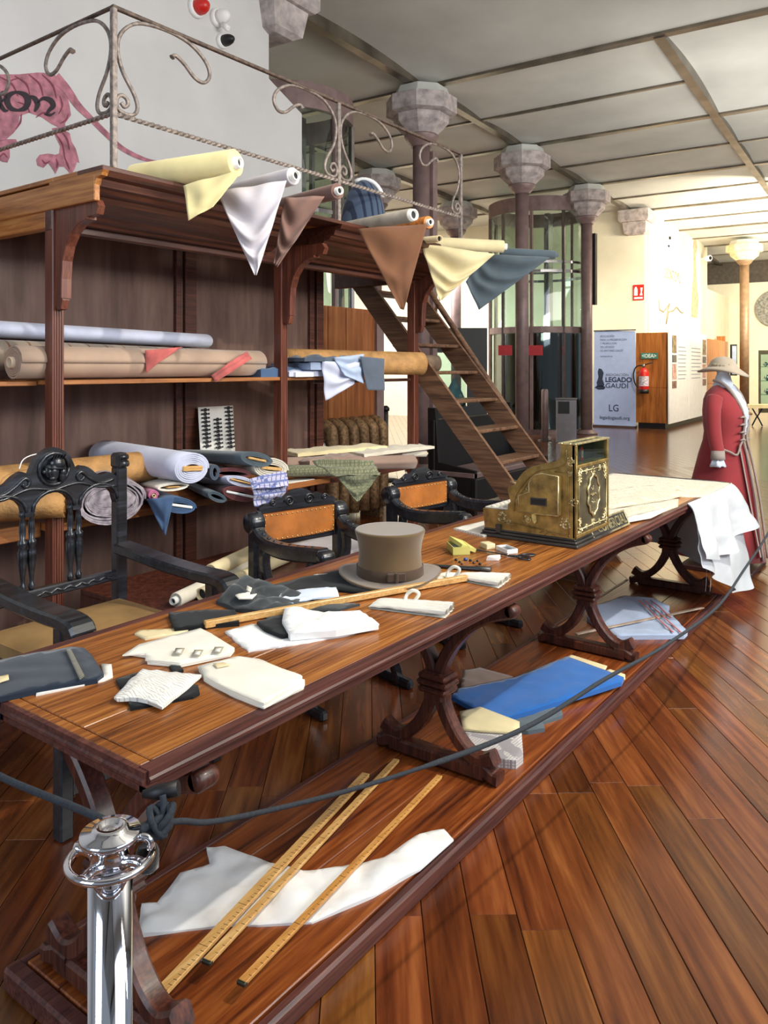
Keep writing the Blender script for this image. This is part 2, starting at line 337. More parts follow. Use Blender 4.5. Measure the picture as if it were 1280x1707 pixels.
# ------------------------------------------------------------------ floor: every board
FA = math.radians(37.7); FU = V((math.cos(FA), math.sin(FA), 0)); FN = V((math.sin(FA), -math.cos(FA), 0))
def slab(x0, x1, y0, y1, z0, z1):
    mb = MB(); c = [B(x0,y0), B(x1,y0), B(x1,y1), B(x0,y1)]
    return mb.prism([(p.x, p.y) for p in c], z1-z0, Matrix.Translation((0,0,z0)))
floor = single('floor', slab(-6, 36, -9, 20, -.12, -.014), W_floorsub, None, None, kind='structure')
def topx(p):
    d = _c*p.x + _s*p.y
    return (640 + FOC*(_s*p.x - _c*p.y)/d, HOR + FOC*(HC-p.z)/d, d) if d > .2 else (0, 0, d)
boards = []; margin = []
for k in range(-110, 130):
    v0 = .149 + .13*k; rs = random.Random(k); u0 = -2.5 - rs.random()*1.9
    while u0 < 33:
        L_ = rs.choice((1.5, 1.9, 2.3)); c = FU*(u0+L_/2) + FN*(v0+.065)
        hit = False; area = 0
        for t in (0, .25, .5, .75, 1):
            q = topx(FU*(u0+L_*t) + FN*(v0+.065))
            if q[2] > .5 and -60 < q[0] < 1340 and q[1] < 1800: hit = True; area = max(area, 1/q[2])
        bx = c.dot(B(1,0)); by = c.dot(B(0,1))
        if -5.5 < bx < 35.5 and -8.5 < by < 19.5:
            if hit: boards.append((area, u0, v0, L_, rs.random()))
            elif c.length < 14: margin.append((u0, v0, L_))
        u0 += L_
boards.sort(key=lambda b: -b[0])
bmeshes = {}
rest = MB()
for i, (a_, u0, v0, L_, rr) in enumerate(boards):
    if i < 300:
        if L_ not in bmeshes:
            mb = MB(); mb.bbox((0, 0, -.014), (L_-.001, .1278, 0), .0013); bmeshes[L_] = mesh('board', mb, W_floor)
        o = bpy.data.objects.new('floor_board', bmeshes[L_]); COL.objects.link(o)
        o.parent = floor; p = FU*u0 + FN*(v0+.1287); o.location = p - floor.location; o.location.z = -floor.location.z; o.rotation_euler = (0,0,FA)
    else:
        m = Matrix.Translation(FU*u0 + FN*(v0+.1287)) @ Matrix.Rotation(FA, 4, 'Z')
        rest.box((0, 0, -.012), (L_-.003, .127, 0), m)
mg = MB()
for u0, v0, L_ in margin: mg.box((0, 0, -.012), (L_-.001, .1278, 0), Matrix.Translation(FU*u0 + FN*(v0+.1287)) @ Matrix.Rotation(FA, 4, 'Z'))
part('floor_board_margin', mg, W_floor, floor, kind='stuff')
W_floor2 = wood('floor_wood_far', (62,34,20), (94,54,30), (122,76,44), 0, 1.0, .2, .5, bump=.1, streak=9)
part('floor_board_field', rest, W_floor2, floor, kind='stuff')

# ------------------------------------------------------------------ ceiling: beams and shallow vaults
ZC = 5.55
ceiling = single('ceiling', slab(-6, 36, -9, 20, ZC+.42, ZC+.55), ceil_m, None, None, kind='structure')
XS = [-1.2, 2.55, 6.26, 9.94, 13.6, 17.3, 20.85, 24.5, 28.2, 33.0]
YS = [-6.5, -2.0, 2.42, 5.78, 9.0, 12.5, 16.5]
for j, y in enumerate(YS):
    mb = MB()
    for (x0, x1) in (((9.94 if j == 2 else -5), 34),):
        c = [B(x0, y-.065), B(x1, y-.065), B(x1, y+.065), B(x0, y+.065)]; mb.prism([(p.x,p.y) for p in c], .44, Matrix.Translation((0,0,ZC)))
    part('ceiling_beam', mb, beam_m, ceiling)
for x in XS:
    mb = MB(); c = [B(x-.065, -8), B(x+.065, -8), B(x+.065, 19), B(x-.065, 19)]; mb.prism([(p.x,p.y) for p in c], .42, Matrix.Translation((0,0,ZC+.015)))
    part('ceiling_beam', mb, beam_m, ceiling)
def vault(x0, x1, y0, y1, rise):
    def fn(u, v):
        x = x0+(x1-x0)*u; y = y0+(y1-y0)*v
        z = ZC + .05 + rise*(1-(2*u-1)**2)
        return B(x, y, z)
    mb = MB(); mb.grid(fn, 10, 2); return mb
for i in range(len(XS)-1):
    YL_ = YS if XS[i] > 9 else [YS[0], YS[1]] + YS[3:]
    for j in range(len(YL_)-1):
        YSj = YL_[j]; x0, x1, y0, y1 = XS[i]+.06, XS[i+1]-.06, YL_[j]+.06, YL_[j+1]-.06
        split = (XS[i] > 9 and XS[i] < 30 and YSj > -3)
        if split:
            xm = (x0+x1)/2
            if not (YSj == -2.0 and XS[i] < 13):
                part('vault_panel', vault(x0, xm, y0, y1, .05), ceil_m, ceiling); part('vault_panel', vault(xm, x1, y0, y1, .05), ceil_m, ceiling)
                mb = MB(); c = [B(xm-.03, y0), B(xm+.03, y0), B(xm+.03, y1), B(xm-.03, y1)]; mb.prism([(p.x,p.y) for p in c], .10, Matrix.Translation((0,0,ZC+.02)))
                part('vault_rib', mb, beam_m, ceiling); continue
        part('vault_panel', vault(x0, x1, y0, y1, .10), ceil_m, ceiling)

# ------------------------------------------------------------------ columns
def octo(r, z, c, rot=PI/8): return [V((c.x+r*math.cos(rot+k*PI/4), c.y+r*math.sin(rot+k*PI/4), z)) for k in range(8)]
def column(x, y, label, r=.125, sm=stone_m, cm=column_m, top=ZC-.16, rc=.52, sc=.86):
    c = B(x, y); t = thing('stone_capital_column', label, 'column', (c.x, c.y, 0), group=None)
    rot = math.radians(3.5) + PI/8
    mb = MB(); mb.loft([octo(rc, top, c, rot), octo(rc, top-.26*sc, c, rot), octo(rc*.82, top-.29*sc, c, rot)], smooth=False)
    part('capital_upper_block', mb, sm, t)
    mb = MB(); mb.loft([octo(rc*.80, top-.292*sc, c, rot), octo(rc*.77, top-.42*sc, c, rot), octo(rc*.46, top-.60*sc, c, rot)], smooth=False)
    part('capital_lower_block', mb, sm, t)
    part('plaster_pad', MB().loft([octo(rc*.72, top+.15, c, rot), octo(rc*.84, top+.002, c, rot)], smooth=False), ceil_m, t)
    mb = MB(); mb.lathe([(.25, top-.605*sc), (.25, top-.63*sc), (.2, top-.72*sc), (.15, top-.77*sc), (.15, top-.80*sc)], (c.x, c.y, 0), 20); part('neck_bell', mb, cm, t)
    mb = MB(); mb.lathe([(r, .06), (r, top-.79*sc)], (c.x, c.y, 0), 20); part('shaft', mb, cm, t)
    mb = MB(); mb.lathe([(.24, 0), (.24, .03), (.17, .07), (.15, .1)], (c.x, c.y, 0), 20); part('base_ring', mb, cm, t)
    return t
c1 = column(9.9, 5.78, 'iron column with the largest stone capital, behind the deck railing')
mb = MB(); p = B(9.98, 5.63); mb.box((p.x, p.y-.0, .3), (p.x+.12, p.y+.16, 4.65)); part('cable_duct', mb, column_m, c1)
column(13.6, 5.78, 'iron column with stone capital in front of the round glass lift')
c3 = column(17.25, 5.78, 'iron column with stone capital just left of the pale blue banner')
p = B(17.3, 5.62); mb = MB(); mb.box((p.x, p.y-.02, 2.9), (p.x+.12, p.y+.06, 4.5)); part('cable_duct', mb, black_m, c3)
column(13.55, 9.0, 'stone capital column seen above the striped suit on the deck')
column(17.2, 9.05, 'stone capital column seen through the last railing scroll')
column(27.3, 4.0, 'ochre column with pale banded capital behind the straw hat', r=.14, sm=stone_y, cm=column_o, rc=.56, sc=.8)
# corbels built into piers
def corbel(x, y, label):
    c = B(x, y); t = bpy.data.objects.new('trim_%d' % (1 if x < 10 else 2), None); COL.objects.link(t); t.location = (c.x, c.y, ZC-1.1); t['kind'] = 'structure'
    rot = math.radians(3.5)
    def rect(hx, hy, z): return [B(x-hx, y-hy, z), B(x+hx, y-hy, z), B(x+hx, y+hy, z), B(x-hx, y+hy, z)]
    part('upper_block', MB().loft([rect(.34,.34,ZC-.30), rect(.38,.38,ZC-.26), rect(.38,.38,ZC)], smooth=False), stone_m, t)
    part('lower_block', MB().loft([rect(.14,.2,ZC-.62), rect(.22,.27,ZC-.58), rect(.28,.3,ZC-.305)], smooth=False), stone_m, t)
corbel(6.26, 5.5, 'stepped stone corbel at the top of the lion wall pier')
corbel(20.7, 5.6, 'stepped stone corbel high on the wall above the banner')

# ------------------------------------------------------------------ walls
def wallb(name, x0, y0, x1, y1, z0, z1, m, th=.2, side=1):     # wall along a line, thickness to one side
    a = V((x0,y0,0)); b = V((x1,y1,0)); n = V((-(b-a).y, (b-a).x, 0)).normalized()*th*side
    c = [B(q.x, q.y) for q in (a, b, b+n, a+n)]
    mb = MB().prism([(p.x,p.y) for p in c], z1-z0, Matrix.Translation((0,0,z0))); return struct(name, mb, m)
# lion wall: full height, then a sloped shoulder and a lower end
YL = 5.4
pa = [( -5.8, 0), (6.72, 0)]
e1 = PBY(503, 190, YL); e2 = PBY(448, 131, YL)
xe1 = e1.dot(B(1,0)); xe2 = e2.dot(B(1,0))
prof = [(-5.8, 0), (xe1, 0), (xe1, e1.z), (xe2, e2.z), (xe2, ZC+.1), (-5.8, ZC+.1)]
mm = M4(B(1,0), V((0,0,1)), B(0,1), B(0, YL))
struct('wall_left', MB().prism(prof, .2, mm), wall_m)
wallb('wall_back', -5.8, 16.5, 34, 16.5, 0, ZC+.3, wall_warm)
wallb('wall_banner', 20.9, 16.4, 20.9, 5.4, 0, ZC+.1, wall_warm, .2, -1)
wallb('wall_hall', 21.0, 5.38, 28.7, 5.38, 0, ZC+.1, wall_warm, .2, 1)
wallb('wall_far', 33.0, -6, 33.0, 16, 0, 4.75, wall_warm, .2, -1)
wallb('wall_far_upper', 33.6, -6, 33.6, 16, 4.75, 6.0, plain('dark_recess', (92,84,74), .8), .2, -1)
wallb('wall_hall_end', 28.7, 5.38, 33.0, 5.38, 0, 4.2, wall_warm, .2, 1)
# back hall window
# openings of light behind: tall windows with orange-brown frames on the back wall
def window(n, px0, px1, z0, z1, yb=16.45):
    xa = PBY(px0, 600, yb).dot(B(1,0)); xb = PBY(px1, 600, yb).dot(B(1,0))
    f = MB()
    def bx(x0, x1, za, zb, d0=-.12, d1=0):
        c = [B(x0, yb+d0), B(x1, yb+d0), B(x1, yb+d1), B(x0, yb+d1)]; return MB().prism([(p.x,p.y) for p in c], zb-za, Matrix.Translation((0,0,za)))
    em, nt, b = newmat('window_daylight_%d' % n); b.inputs['Emission Color'].default_value = (.72, .86, 1, 1); b.inputs['Emission Strength'].default_value = 2.2
    w_ = struct('window_%d' % n, bx(xa, xb, z0, z1, -.03, .0), em)
    fr = bx(xa-.1, xa, z0-.1, z1+.1); 
    for q in (bx(xb, xb+.1, z0-.1, z1+.1), bx(xa, xb, z0-.1, z0), bx(xa, xb, z1, z1+.1)): fr.add(q.v, q.f)
    part('window_frame', fr, W_brownscreen, w_)
    xm = (xa+xb)/2; part('mullion', bx(xm-.03, xm+.03, z0, z1), W_brownscreen, w_)
window(1, 792, 818, 1.9, 3.7)
window(2, 700, 728, 1.2, 3.4)
window(3, 560, 590, 1.2, 3.6)
window(4, 520, 545, 3.2, 4.8)

# lion painted on the left wall, with lettering and tail
def PW(px, py, off=.004): return PBY(px, py, YL-off)
def painted(pts, m, off, name, parent, label=None):
    q = [PW(*p, 0) for p in pts]; ex = B(1,0); pl = [(p.dot(ex), p.z) for p in q]
    mb = MB(); ver, ed, fa, *_ = delaunay_2d_cdt([V(p) for p in pl], [(i, (i+1) % len(pl)) for i in range(len(pl))], [list(range(len(pl)))], 1, 1e-5)
    mo = M4(ex, V((0,0,1)), B(0,1), B(0, YL))
    mb.add([mo @ V((v.x, v.y, -off)) for v in ver] , [tuple(f) for f in fa]); n0 = len(mb.v)
    return part(name, mb, m, parent, label=label)
def brush(pts, wd, off, name, m, parent):      # painted stroke of given widths (px)
    sp = smooth_path([(p[0], p[1]) for p in pts], 5); n = len(sp); L_, R_ = [], []
    for i, p in enumerate(sp):
        a = sp[max(i-1,0)]; b = sp[min(i+1,n-1)]; d = (b-a).normalized(); t = i/(n-1)*(len(wd)-1); k = int(min(t, len(wd)-2)); w_ = wd[k]+(wd[k+1]-wd[k])*(t-k)
        L_.append(PW(p.x-d.y*w_/2, p.y+d.x*w_/2, off)); R_.append(PW(p.x+d.y*w_/2, p.y-d.x*w_/2, off))
    mb = MB(); mb.add(L_+R_, [(i, i+1, n+i+1, n+i) for i in range(n-1)]); return part(name, mb, m, parent)
mural = thing('wall_painting', 'pink heraldic lion and black lettering painted on the white wall', 'painting', tuple(PW(60, 300)))
body = [(-40,128),(-10,124),(30,124),(62,121),(88,122),(104,138),(112,160),(116,178),(118,192),(108,206),(110,222),(96,212),(84,206),(70,196),(48,188),(32,194),(30,212),(22,222),(8,234),(-12,238),(-40,240)]
painted(body, paint_lion, .003, 'lion_body', mural)
painted([(86,214),(98,212),(116,222),(119,236),(126,248),(130,262),(132,272),(128,270),(124,282),(118,292),(112,284),(106,278),(98,278),(92,290),(86,280),(80,272),(72,280),(62,276),(60,266),(66,258),(80,256),(92,258),(98,256),(100,244),(94,232)], paint_lion, .003, 'lion_hind_paw', mural)
painted([(-20,240),(10,232),(26,232),(30,240),(16,248),(16,262),(12,271),(4,270),(-4,266),(-20,268)], paint_lion, .003, 'lion_front_paw', mural)
brush([(92,128),(112,150),(130,176),(152,198),(176,222),(202,246),(232,262),(258,269),(292,269)], [18,14,12,9,9,8,7,4,1], .005, 'lion_tail', paint_lion, mural)
for i, s_ in enumerate([[(0,128),(20,140),(30,160)],[(24,126),(44,140),(50,158)],[(48,124),(66,140),(72,160)],[(70,124),(88,142),(94,164)],[(36,190),(34,204),(26,216)],[(50,188),(44,176),(30,170)],[(98,190),(104,176),(100,160)],[(100,216),(112,232),(116,250)],[(92,222),(104,240),(108,262)],[(70,266),(76,272),(84,268)],[(94,264),(96,274),(94,280)],[(108,262),(112,272),(116,282)],[(0,262),(6,256),(12,262)],[(60,196),(72,188),(86,190)],[(10,150),(16,136),(32,130)],[(100,206),(110,200),(114,190)]]):
    brush(s_, [1,3,1], .007, 'lion_brush_line', paint_lion2, mural)
# letters  r o n  (uncial)
def letter(strokes, name='letter'):
    for s_, wd in strokes: brush(s_, wd, .010, name, paint_ink, mural)
letter([([(-8,152),(-2,160),(0,172),(-4,186)], [3,8,8,3]), ([(-4,170),(2,176),(8,184),(14,184)], [3,7,6,2]), ([(-2,158),(6,154),(10,162),(2,170)], [2,6,5,3])], 'letter_r')
letter([([(28,153),(16,158),(12,168),(18,180),(30,184)], [4,9,10,8,4]), ([(28,153),(42,158),(47,168),(42,180),(30,184)], [4,9,11,9,4])], 'letter_o')
letter([([(50,160),(58,164),(63,174),(58,186)], [3,8,9,3]), ([(62,172),(72,164),(84,167),(89,176),(82,184),(77,192)], [2,6,9,9,6,3]), ([(74,190),(84,192),(92,187)], [2,4,2])], 'letter_n')
# alarm beacon and cameras on the left wall
def dome(px, py, r, name, label, cat, dm, lens=None):
    p = PW(px, py, 0); n = -B(0,1); q = n.to_track_quat('Z', 'Y').to_matrix().to_4x4(); m = Matrix.Translation(p) @ q
    t = thing(name, label, cat, tuple(p))
    part('mounting_plate', MB().lathe([(r*1.25,0),(r*1.25,.03),(r*1.1,.05)], m=m, seg=20), white_m, t)
    part('dome', MB().lathe([(r,.05),(r*.98,.09),(r*.8,.13),(r*.45,.16),(.003,.17)], m=m, seg=20), dm, t)
    if lens: part('camera_lens', MB().lathe([(r*.4,.12),(r*.4,.2),(r*.28,.21)], m=m @ Matrix.Rotation(.7, 4, 'X'), seg=12), lens, t)
dome(325, 14, .075, 'alarm_beacon', 'red domed alarm beacon high on the white wall', 'alarm', red_m)
dome(360, 31, .07, 'security_camera', 'white dome camera below the red beacon', 'camera', white_m, white_m)
dome(368, 70, .055, 'security_camera', 'black-eyed dome camera, lowest of the three fittings on the wall', 'camera', black_m)

# ================================================================== the tailor's counter display
# platform under the table: planks and edge mouldings
pl = thing('low_platform', 'low varnished wooden platform the long counter stands on', 'platform', (3.1, 1.55, 0))
PX0, PX1, PY0, PY1, PZT = .985, 5.27, 1.245, 1.84, .06
ys_ = [PY0+.012, 1.49, 1.69, PY1-.012]
for a, b in zip(ys_, ys_[1:]): part('plank', MB().bbox((PX0+.03, a+.001, .02), (PX1-.03, b-.001, PZT), .003), W_plat, pl)
for y0, y1 in ((PY0-.02, PY0+.012), (PY1-.012, PY1+.02)):
    part('edge_moulding', MB().bbox((PX0, y0, 0), (PX1, y1, PZT-.004), .008), W_edge, pl)
for x0, x1 in ((PX0-.015, PX0+.03), (PX1-.03, PX1+.01)):
    part('end_moulding', MB().bbox((x0, PY0-.02, 0), (x1, PY1+.02, PZT-.002), .008), W_edge, pl)

# the long table
TX0, TX1, TY0, TY1, TZ = .912, 5.34, 1.217, 1.972, .75
tb = thing('long_counter_table', 'long wooden counter table with four lyre trestles and moulded edge', 'table', (3.1, 1.59, PZT))
part('top_plank', MB().bbox((TX0+.03, TY0+.0305, TZ-.03), (TX1-.02, 1.474, TZ), .002), W_top, tb)
part('top_plank', MB().bbox((TX0+.03, 1.475, TZ-.03), (TX1-.02, TY1-.0205, TZ), .002), W_top, tb)
part('end_batten', MB().bbox((TX0+.002, TY0+.0305, TZ-.03), (TX0+.029, TY1-.0205, TZ-.0005), .004), W_top, tb)
mp = [(0,0),(0,-.012),(-.004,-.016),(-.004,-.022),(.004,-.028),(.008,-.034),(.008,-.046),(.016,-.052),(.03,-.052),(.03,0)]
# front edge moulding extruded along X
mm = M4(V((0,1,0)), V((0,0,1)), V((1,0,0)), V((TX0, TY0-.0, TZ)))
part('front_moulding', MB().prism(mp, TX1-TX0, mm), W_edge, tb)
mm = M4(V((0,-1,0)), V((0,0,1)), V((1,0,0)), V((TX0, TY1+.01, TZ)))
part('back_moulding', MB().prism(mp, TX1-TX0, mm), W_edge, tb)
mm = M4(V((1,0,0)), V((0,0,1)), V((0,1,0)), V((TX0-.008, TY0+.005, TZ-.002)))
part('end_moulding', MB().prism(mp, TY1-TY0, mm), W_edge, tb)
part('apron', MB().bbox((TX0+.06, 1.36, TZ-.09), (TX1-.1, 1.38, TZ-.03), .003), W_leg, tb)
part('apron', MB().bbox((TX0+.06, 1.80, TZ-.09), (TX1-.1, 1.82, TZ-.03), .003), W_leg, tb)
def trestle(x):
    yc = 1.54; m = M4(V((0,1,0)), V((0,0,1)), V((1,0,0)), V((x, yc, 0)))
    fr = part('leg', MB().stroke([(0,.30),(0,.345),(0,.40)], [.045,.04,.045], .07, m), W_leg, tb)
    for s in (-1, 1):
        up = smooth_path([(s*.012,.385),(s*.03,.44),(s*.075,.515),(s*.145,.59),(s*.225,.64),(s*.30,.668)], 9)
        n = len(up); part('upper_arm', MB().stroke([(p.x,p.y) for p in up], [.024-.004*math.sin(PI*i/n) for i in range(n)], .055, m), W_leg, fr)
        part('arm_knob', MB().lathe([(.004,-.0275),(.017,-.0275),(.021,-.02),(.021,.02),(.017,.0275),(.004,.0275)], m=m @ Matrix.Translation((s*.302,.669,0)), seg=12), W_leg, fr)
        lo = smooth_path([(s*.012,.32),(s*.03,.27),(s*.07,.20),(s*.125,.145),(s*.18,.125),(s*.235,.15)], 9)
        n = len(lo); part('lower_arm', MB().stroke([(p.x,p.y) for p in lo], [.026-.004*math.sin(PI*i/n) for i in range(n)], .055, m), W_leg, fr)
        part('foot_toe', MB().stroke([(s*.15,.102),(s*.20,.10),(s*.235,.085),(s*.255,.083)], [.02,.024,.02,.022], .062, m), W_leg, fr)
    part('foot_bar', MB().stroke([(-.2,.088),(.2,.088)], [.026,.026], .06, m), W_leg, fr)
    for k in range(3):
        mk = MB(); z = .335+k*.024; e = .06 if k != 1 else .066
        mk.bbox((x-.048, yc-e, z-.0105), (x+.048, yc+e, z+.0105), .008); part('clamp_ring', mk, W_leg, fr)
for x in (1.06, 2.41, 3.81, 5.2): trestle(x)

# ------------------------------------------------------------------ cabinet with deck
SY = 3.47; BKY = 4.15; DZ = 2.375
cb = thing('shelving_cabinet', 'large dark wooden shelving cabinet carrying a railed deck', 'cabinet', (3.6, 3.8, 0))
for i, x in enumerate((2.083, 3.63, 5.12)):
    mb = MB(); mb.bbox((x-.03, SY, .0), (x+.03, SY+.07, DZ-.12), .004)
    ps = part('post', mb, W_post, cb)
    mb = MB()
    for dx in (-.018, -.006, .006, .018): mb.box((x+dx-.0035, SY-.004, .05), (x+dx+.0035, SY+.001, 1.86))
    part('fluting', mb, W_post, ps)
    # curved bracket carrying the cornice
    m = M4(V((0,-1,0)), V((0,0,1)), V((1,0,0)), V((x, SY, 0)))
    outer = [(0, DZ-.12), (.33, DZ-.12), (.345, DZ-.15), (.33, DZ-.185), (.25, DZ-.20)]
    arc = [(.25-.0-.19*math.sin(t)*1.0, DZ-.20-.0-.27*(1-math.cos(t))) for t in [PI/2*k/8 for k in range(1, 9)]]
    poly = [(0, DZ-.12), (.33, DZ-.12), (.35, DZ-.15), (.335, DZ-.185), (.27, DZ-.19), (.20, DZ-.205), (.14, DZ-.245), (.095, DZ-.30), (.07, DZ-.37), (.062, DZ-.46), (.062, DZ-.56), (.05, DZ-.60), (.02, DZ-.605), (0, DZ-.58)]
    mb = MB(); mb.prism(poly, .036, m @ Matrix.Translation((0,0,-.018))); part('bracket', mb, W_post, cb)
    mb = MB(); mb.stroke([(.27, DZ-.195), (.20, DZ-.21), (.14, DZ-.25), (.097, DZ-.305), (.072, DZ-.375), (.064, DZ-.46), (.062, DZ-.55)], .007, .052, m); part('bracket_moulding', mb, W_post, cb)
# beams
part('front_beam', MB().bbox((2.05, SY+.005, DZ-.225), (5.16, SY+.06, DZ-.12), .004), W_shelf, cb)
part('end_beam', MB().bbox((2.055, SY+.07, DZ-.21), (2.11, 4.3, DZ-.05), .004), W_oak, cb)
part('end_fascia', MB().bbox((2.045, 3.12, DZ-.13), (2.075, SY+.9, DZ-.012), .004), W_oak, cb)
part('end_beam', MB().bbox((5.1, SY+.07, DZ-.21), (5.15, 4.3, DZ-.05), .004), W_shelf, cb)
# cornice mouldings (profile in y,z projecting towards the front)
def cornice(x0, x1):
    m = M4(V((0,-1,0)), V((0,0,1)), V((1,0,0)), V((x0, SY, 0)))
    o = [(0,-.19),(.05,-.19),(.06,-.175),(.10,-.17),(.13,-.15),(.17,-.145),(.21,-.13),(.255,-.115),(.27,-.09),(.31,-.085),(.325,-.065),(.35,-.06),(.36,-.03),(.40,-.025),(.415,0),(0,0)]
    bands = [o[0:4]+[(0,-.17)], [(0,-.17)]+o[3:7]+[(0,-.13)], [(0,-.13)]+o[6:10]+[(0,-.085)], [(0,-.085)]+o[9:13]+[(0,-.03)], [(0,-.03)]+o[12:15]+[(0,0)]]
    for b_ in bands: part('cornice_moulding', MB().prism([(p[0], p[1]+DZ) for p in b_], x1-x0, m), W_shelf, cb)
part('end_fascia_profile', MB().prism([(p[0], p[1]+DZ) for p in ((-.02,-.125),(.15,-.13),(.21,-.128),(.255,-.113),(.27,-.09),(.31,-.084),(.325,-.064),(.35,-.058),(.36,-.03),(.40,-.024),(.415,0),(-.02,0))], .03, M4(V((0,-1,0)), V((0,0,1)), V((1,0,0)), V((2.047, SY, 0)))), W_oak, cb)
cornice(2.078, 3.42); cornice(3.70, 5.2)
# deck boards
n = 7
for k in range(n):
    y0 = 3.065 + k*.20
    part('deck_board', MB().bbox((2.05, y0+.001, DZ), (5.22, y0+.199, DZ+.022), .003), W_oak if k else W_shelf, cb)
# back panels with stiles, shelves
for (x0, x1) in ((1.4, 2.5), (2.5, 3.38), (3.38, 4.76)):
    part('back_panel', MB().bbox((x0, BKY, .04), (x1, BKY+.015, DZ-.02), .002), W_panel, cb)
for x0, x1 in ((3.30, 3.345), (3.375, 3.47), (4.60, 4.65), (4.68, 4.76)):
    part('stile', MB().bbox((x0, BKY-.03, .04), (x1, BKY, DZ-.02), .004), W_shelf, cb)
0 and part('back_rail', MB().bbox((1.4, BKY-.025, DZ-.36), (4.76, BKY, DZ-.26), .003), W_shelf, cb)
part('shelf_board', MB().bbox((2.06, SY+.012, 1.415), (3.98, BKY-.03, 1.437), .003), W_shelfboard, cb)
part('shelf_board', MB().bbox((2.06, SY+.012, .712), (4.09, BKY-.03, .75), .003), W_shelfboard, cb)
part('shelf_end_rail', MB().bbox((1.55, SY+.11, .68), (2.058, SY+.14, .75), .003), W_shelfboard, cb)
part('side_shelf_board', MB().bbox((1.45, SY+.14, .715), (2.055, BKY-.03, .745), .003), W_shelfboard, cb)
part('side_shelf_board', MB().bbox((1.45, SY+.14, 1.41), (2.055, BKY-.03, 1.432), .003), W_shelfboard, cb)
part('shelf_bearer', MB().bbox((3.94, SY+.03, 1.39), (5.09, SY+.06, 1.413), .003), W_shelf, cb)
part('shelf_bearer', MB().bbox((4.05, SY+.03, .70), (5.09, SY+.06, .735), .003), W_shelf, cb)
0 and part('plinth_platform', MB().bbox((1.4, 2.6, 0), (4.4, BKY+.1, .03), .006), W_leg, cb)

# ------------------------------------------------------------------ railing
rl = thing('deck_railing', 'wrought iron railing with scrolls and twisted bars around the deck', 'railing', (3.6, 3.2, DZ+.022))
RY, RZ0, RZM, RZT = 3.115, DZ+.022, 2.655, 3.135
def ipost(x, y, r=.013): part('rail_post', MB().bbox((x-r, y-r, RZ0), (x+r, y+r, RZT), .003), iron_m, rl)
for x in (2.14, 3.735, 5.2): ipost(x, RY)
ipost(2.14, 4.6)
part('top_rail', MB().bbox((2.13, RY-.011, RZT-.004), (5.21, RY+.011, RZT+.014), .003), iron_dk, rl)
part('top_rail', MB().bbox((2.129, RY, RZT), (2.151, 4.9, RZT+.012), .003), iron_dk, rl)
def twisted(a, b, w_=.0125, pitch=.07):
    a, b = V(a), V(b); L_ = (b-a).length; t = (b-a)/L_; up = V((0,0,1)); s_ = t.cross(up); n = int(L_/pitch*6); rings = []
    for i in range(n+1):
        th = 2*PI*i/6/2; p = a + t*L_*i/n
        rings.append([p + (s_*math.cos(th+k*PI/2) + up*math.sin(th+k*PI/2))*w_ for k in range(4)])
    return MB().loft(rings, smooth=False)
part('twisted_bar', twisted((2.15, RY, RZM), (5.19, RY, RZM)), iron_m, rl)
part('twisted_bar', twisted((2.14, RY+.01, RZM), (2.14, 4.6, RZM)), iron_m, rl)
def scroll(x, y, sgn, axis):
    pts = [(.03,.05),(.045,.035),(.06,.05),(.055,.075),(.03,.085),(.008,.06),(.012,.02),(.045,.004),(.085,.012),(.10,.05),(.085,.11),(.035,.20),(.012,.29),(.03,.37),(.10,.445),(.20,.470),(.31,.455),(.385,.40),(.41,.335),(.385,.285),(.34,.29),(.29,.34),(.25,.365),(.235,.35)]
    sp = [V((.0+p.x*(1.0+.36*min(1, max(0,p.x)/.18)), p.y, 0)) for p in smooth_path(pts, 4)]; path = []
    for p in sp:
        if axis == 0: path.append(V((x+sgn*(p.x+.008), y, RZM+.01+p.y)))
        else: path.append(V((x, y+sgn*(p.x+.008), RZM+.01+p.y)))
    rr = [.0095]*len(path); rr[-1] = .015; rr[-2] = .013; rr[0] = .011
    part('scroll', MB().tube(path, rr, 6), iron_m, rl)
scroll(2.14, RY, 1, 0); scroll(2.14, RY, 1, 1); scroll(3.735, RY, -1, 0); scroll(3.735, RY, 1, 0); scroll(5.2, RY, -1, 0); scroll(2.14, 4.6, -1, 1)

# ------------------------------------------------------------------ stairs to the deck
st = thing('deck_stairs', 'steep open wooden stairs leading up to the cabinet deck', 'stairs', (5.55, 3.2, 0))
sx0, sx1 = 5.22, 5.93; rise, run = .2262, .192
yb0, zb0 = 2.897, .79           # a tread at y=yb0 has height zb0
def stringer(x):
    dy, dz = run, rise; L_ = math.hypot(dy, dz); ty, tz = dy/L_, dz/L_; hw = .095
    y_s, z_s = yb0 - (zb0)*run/rise, 0.0
    m = M4(V((0,1,0)), V((0,0,1)), V((1,0,0)), V((x-.016, 0, 0)))
    yt = yb0 + (DZ-zb0)*run/rise
    o = hw/tz
    part('stringer', MB().prism([(y_s-o*.9, 0), (y_s+o*.9, 0), (yt+o*.9, DZ), (yt-o*.9, DZ)], .032, m), W_stair, st)
stringer(sx0); stringer(sx1)
for k in range(-3, 7):
    y = yb0 + k*run; z = zb0 + k*rise
    if .1 < z < DZ-.05: part('tread', MB().bbox((sx0-.005, y-.10, z-.028), (sx1+.0, y+.11, z), .006), W_stair, st)
ha, hb = V((6.0, 3.98, 2.27)), V((6.0, 2.76, .64))
part('handrail', MB().tube([ha + (hb-ha)*t/6 for t in range(7)], .026, 10), W_stair, st)
for t in (.12, .5, .9):
    p = ha + (hb-ha)*t; zz = zb0 + (p.y-yb0)*rise/run; part('baluster', MB().tube([p, V((5.965, p.y+.05, zz))], .014, 8), W_stair, st)
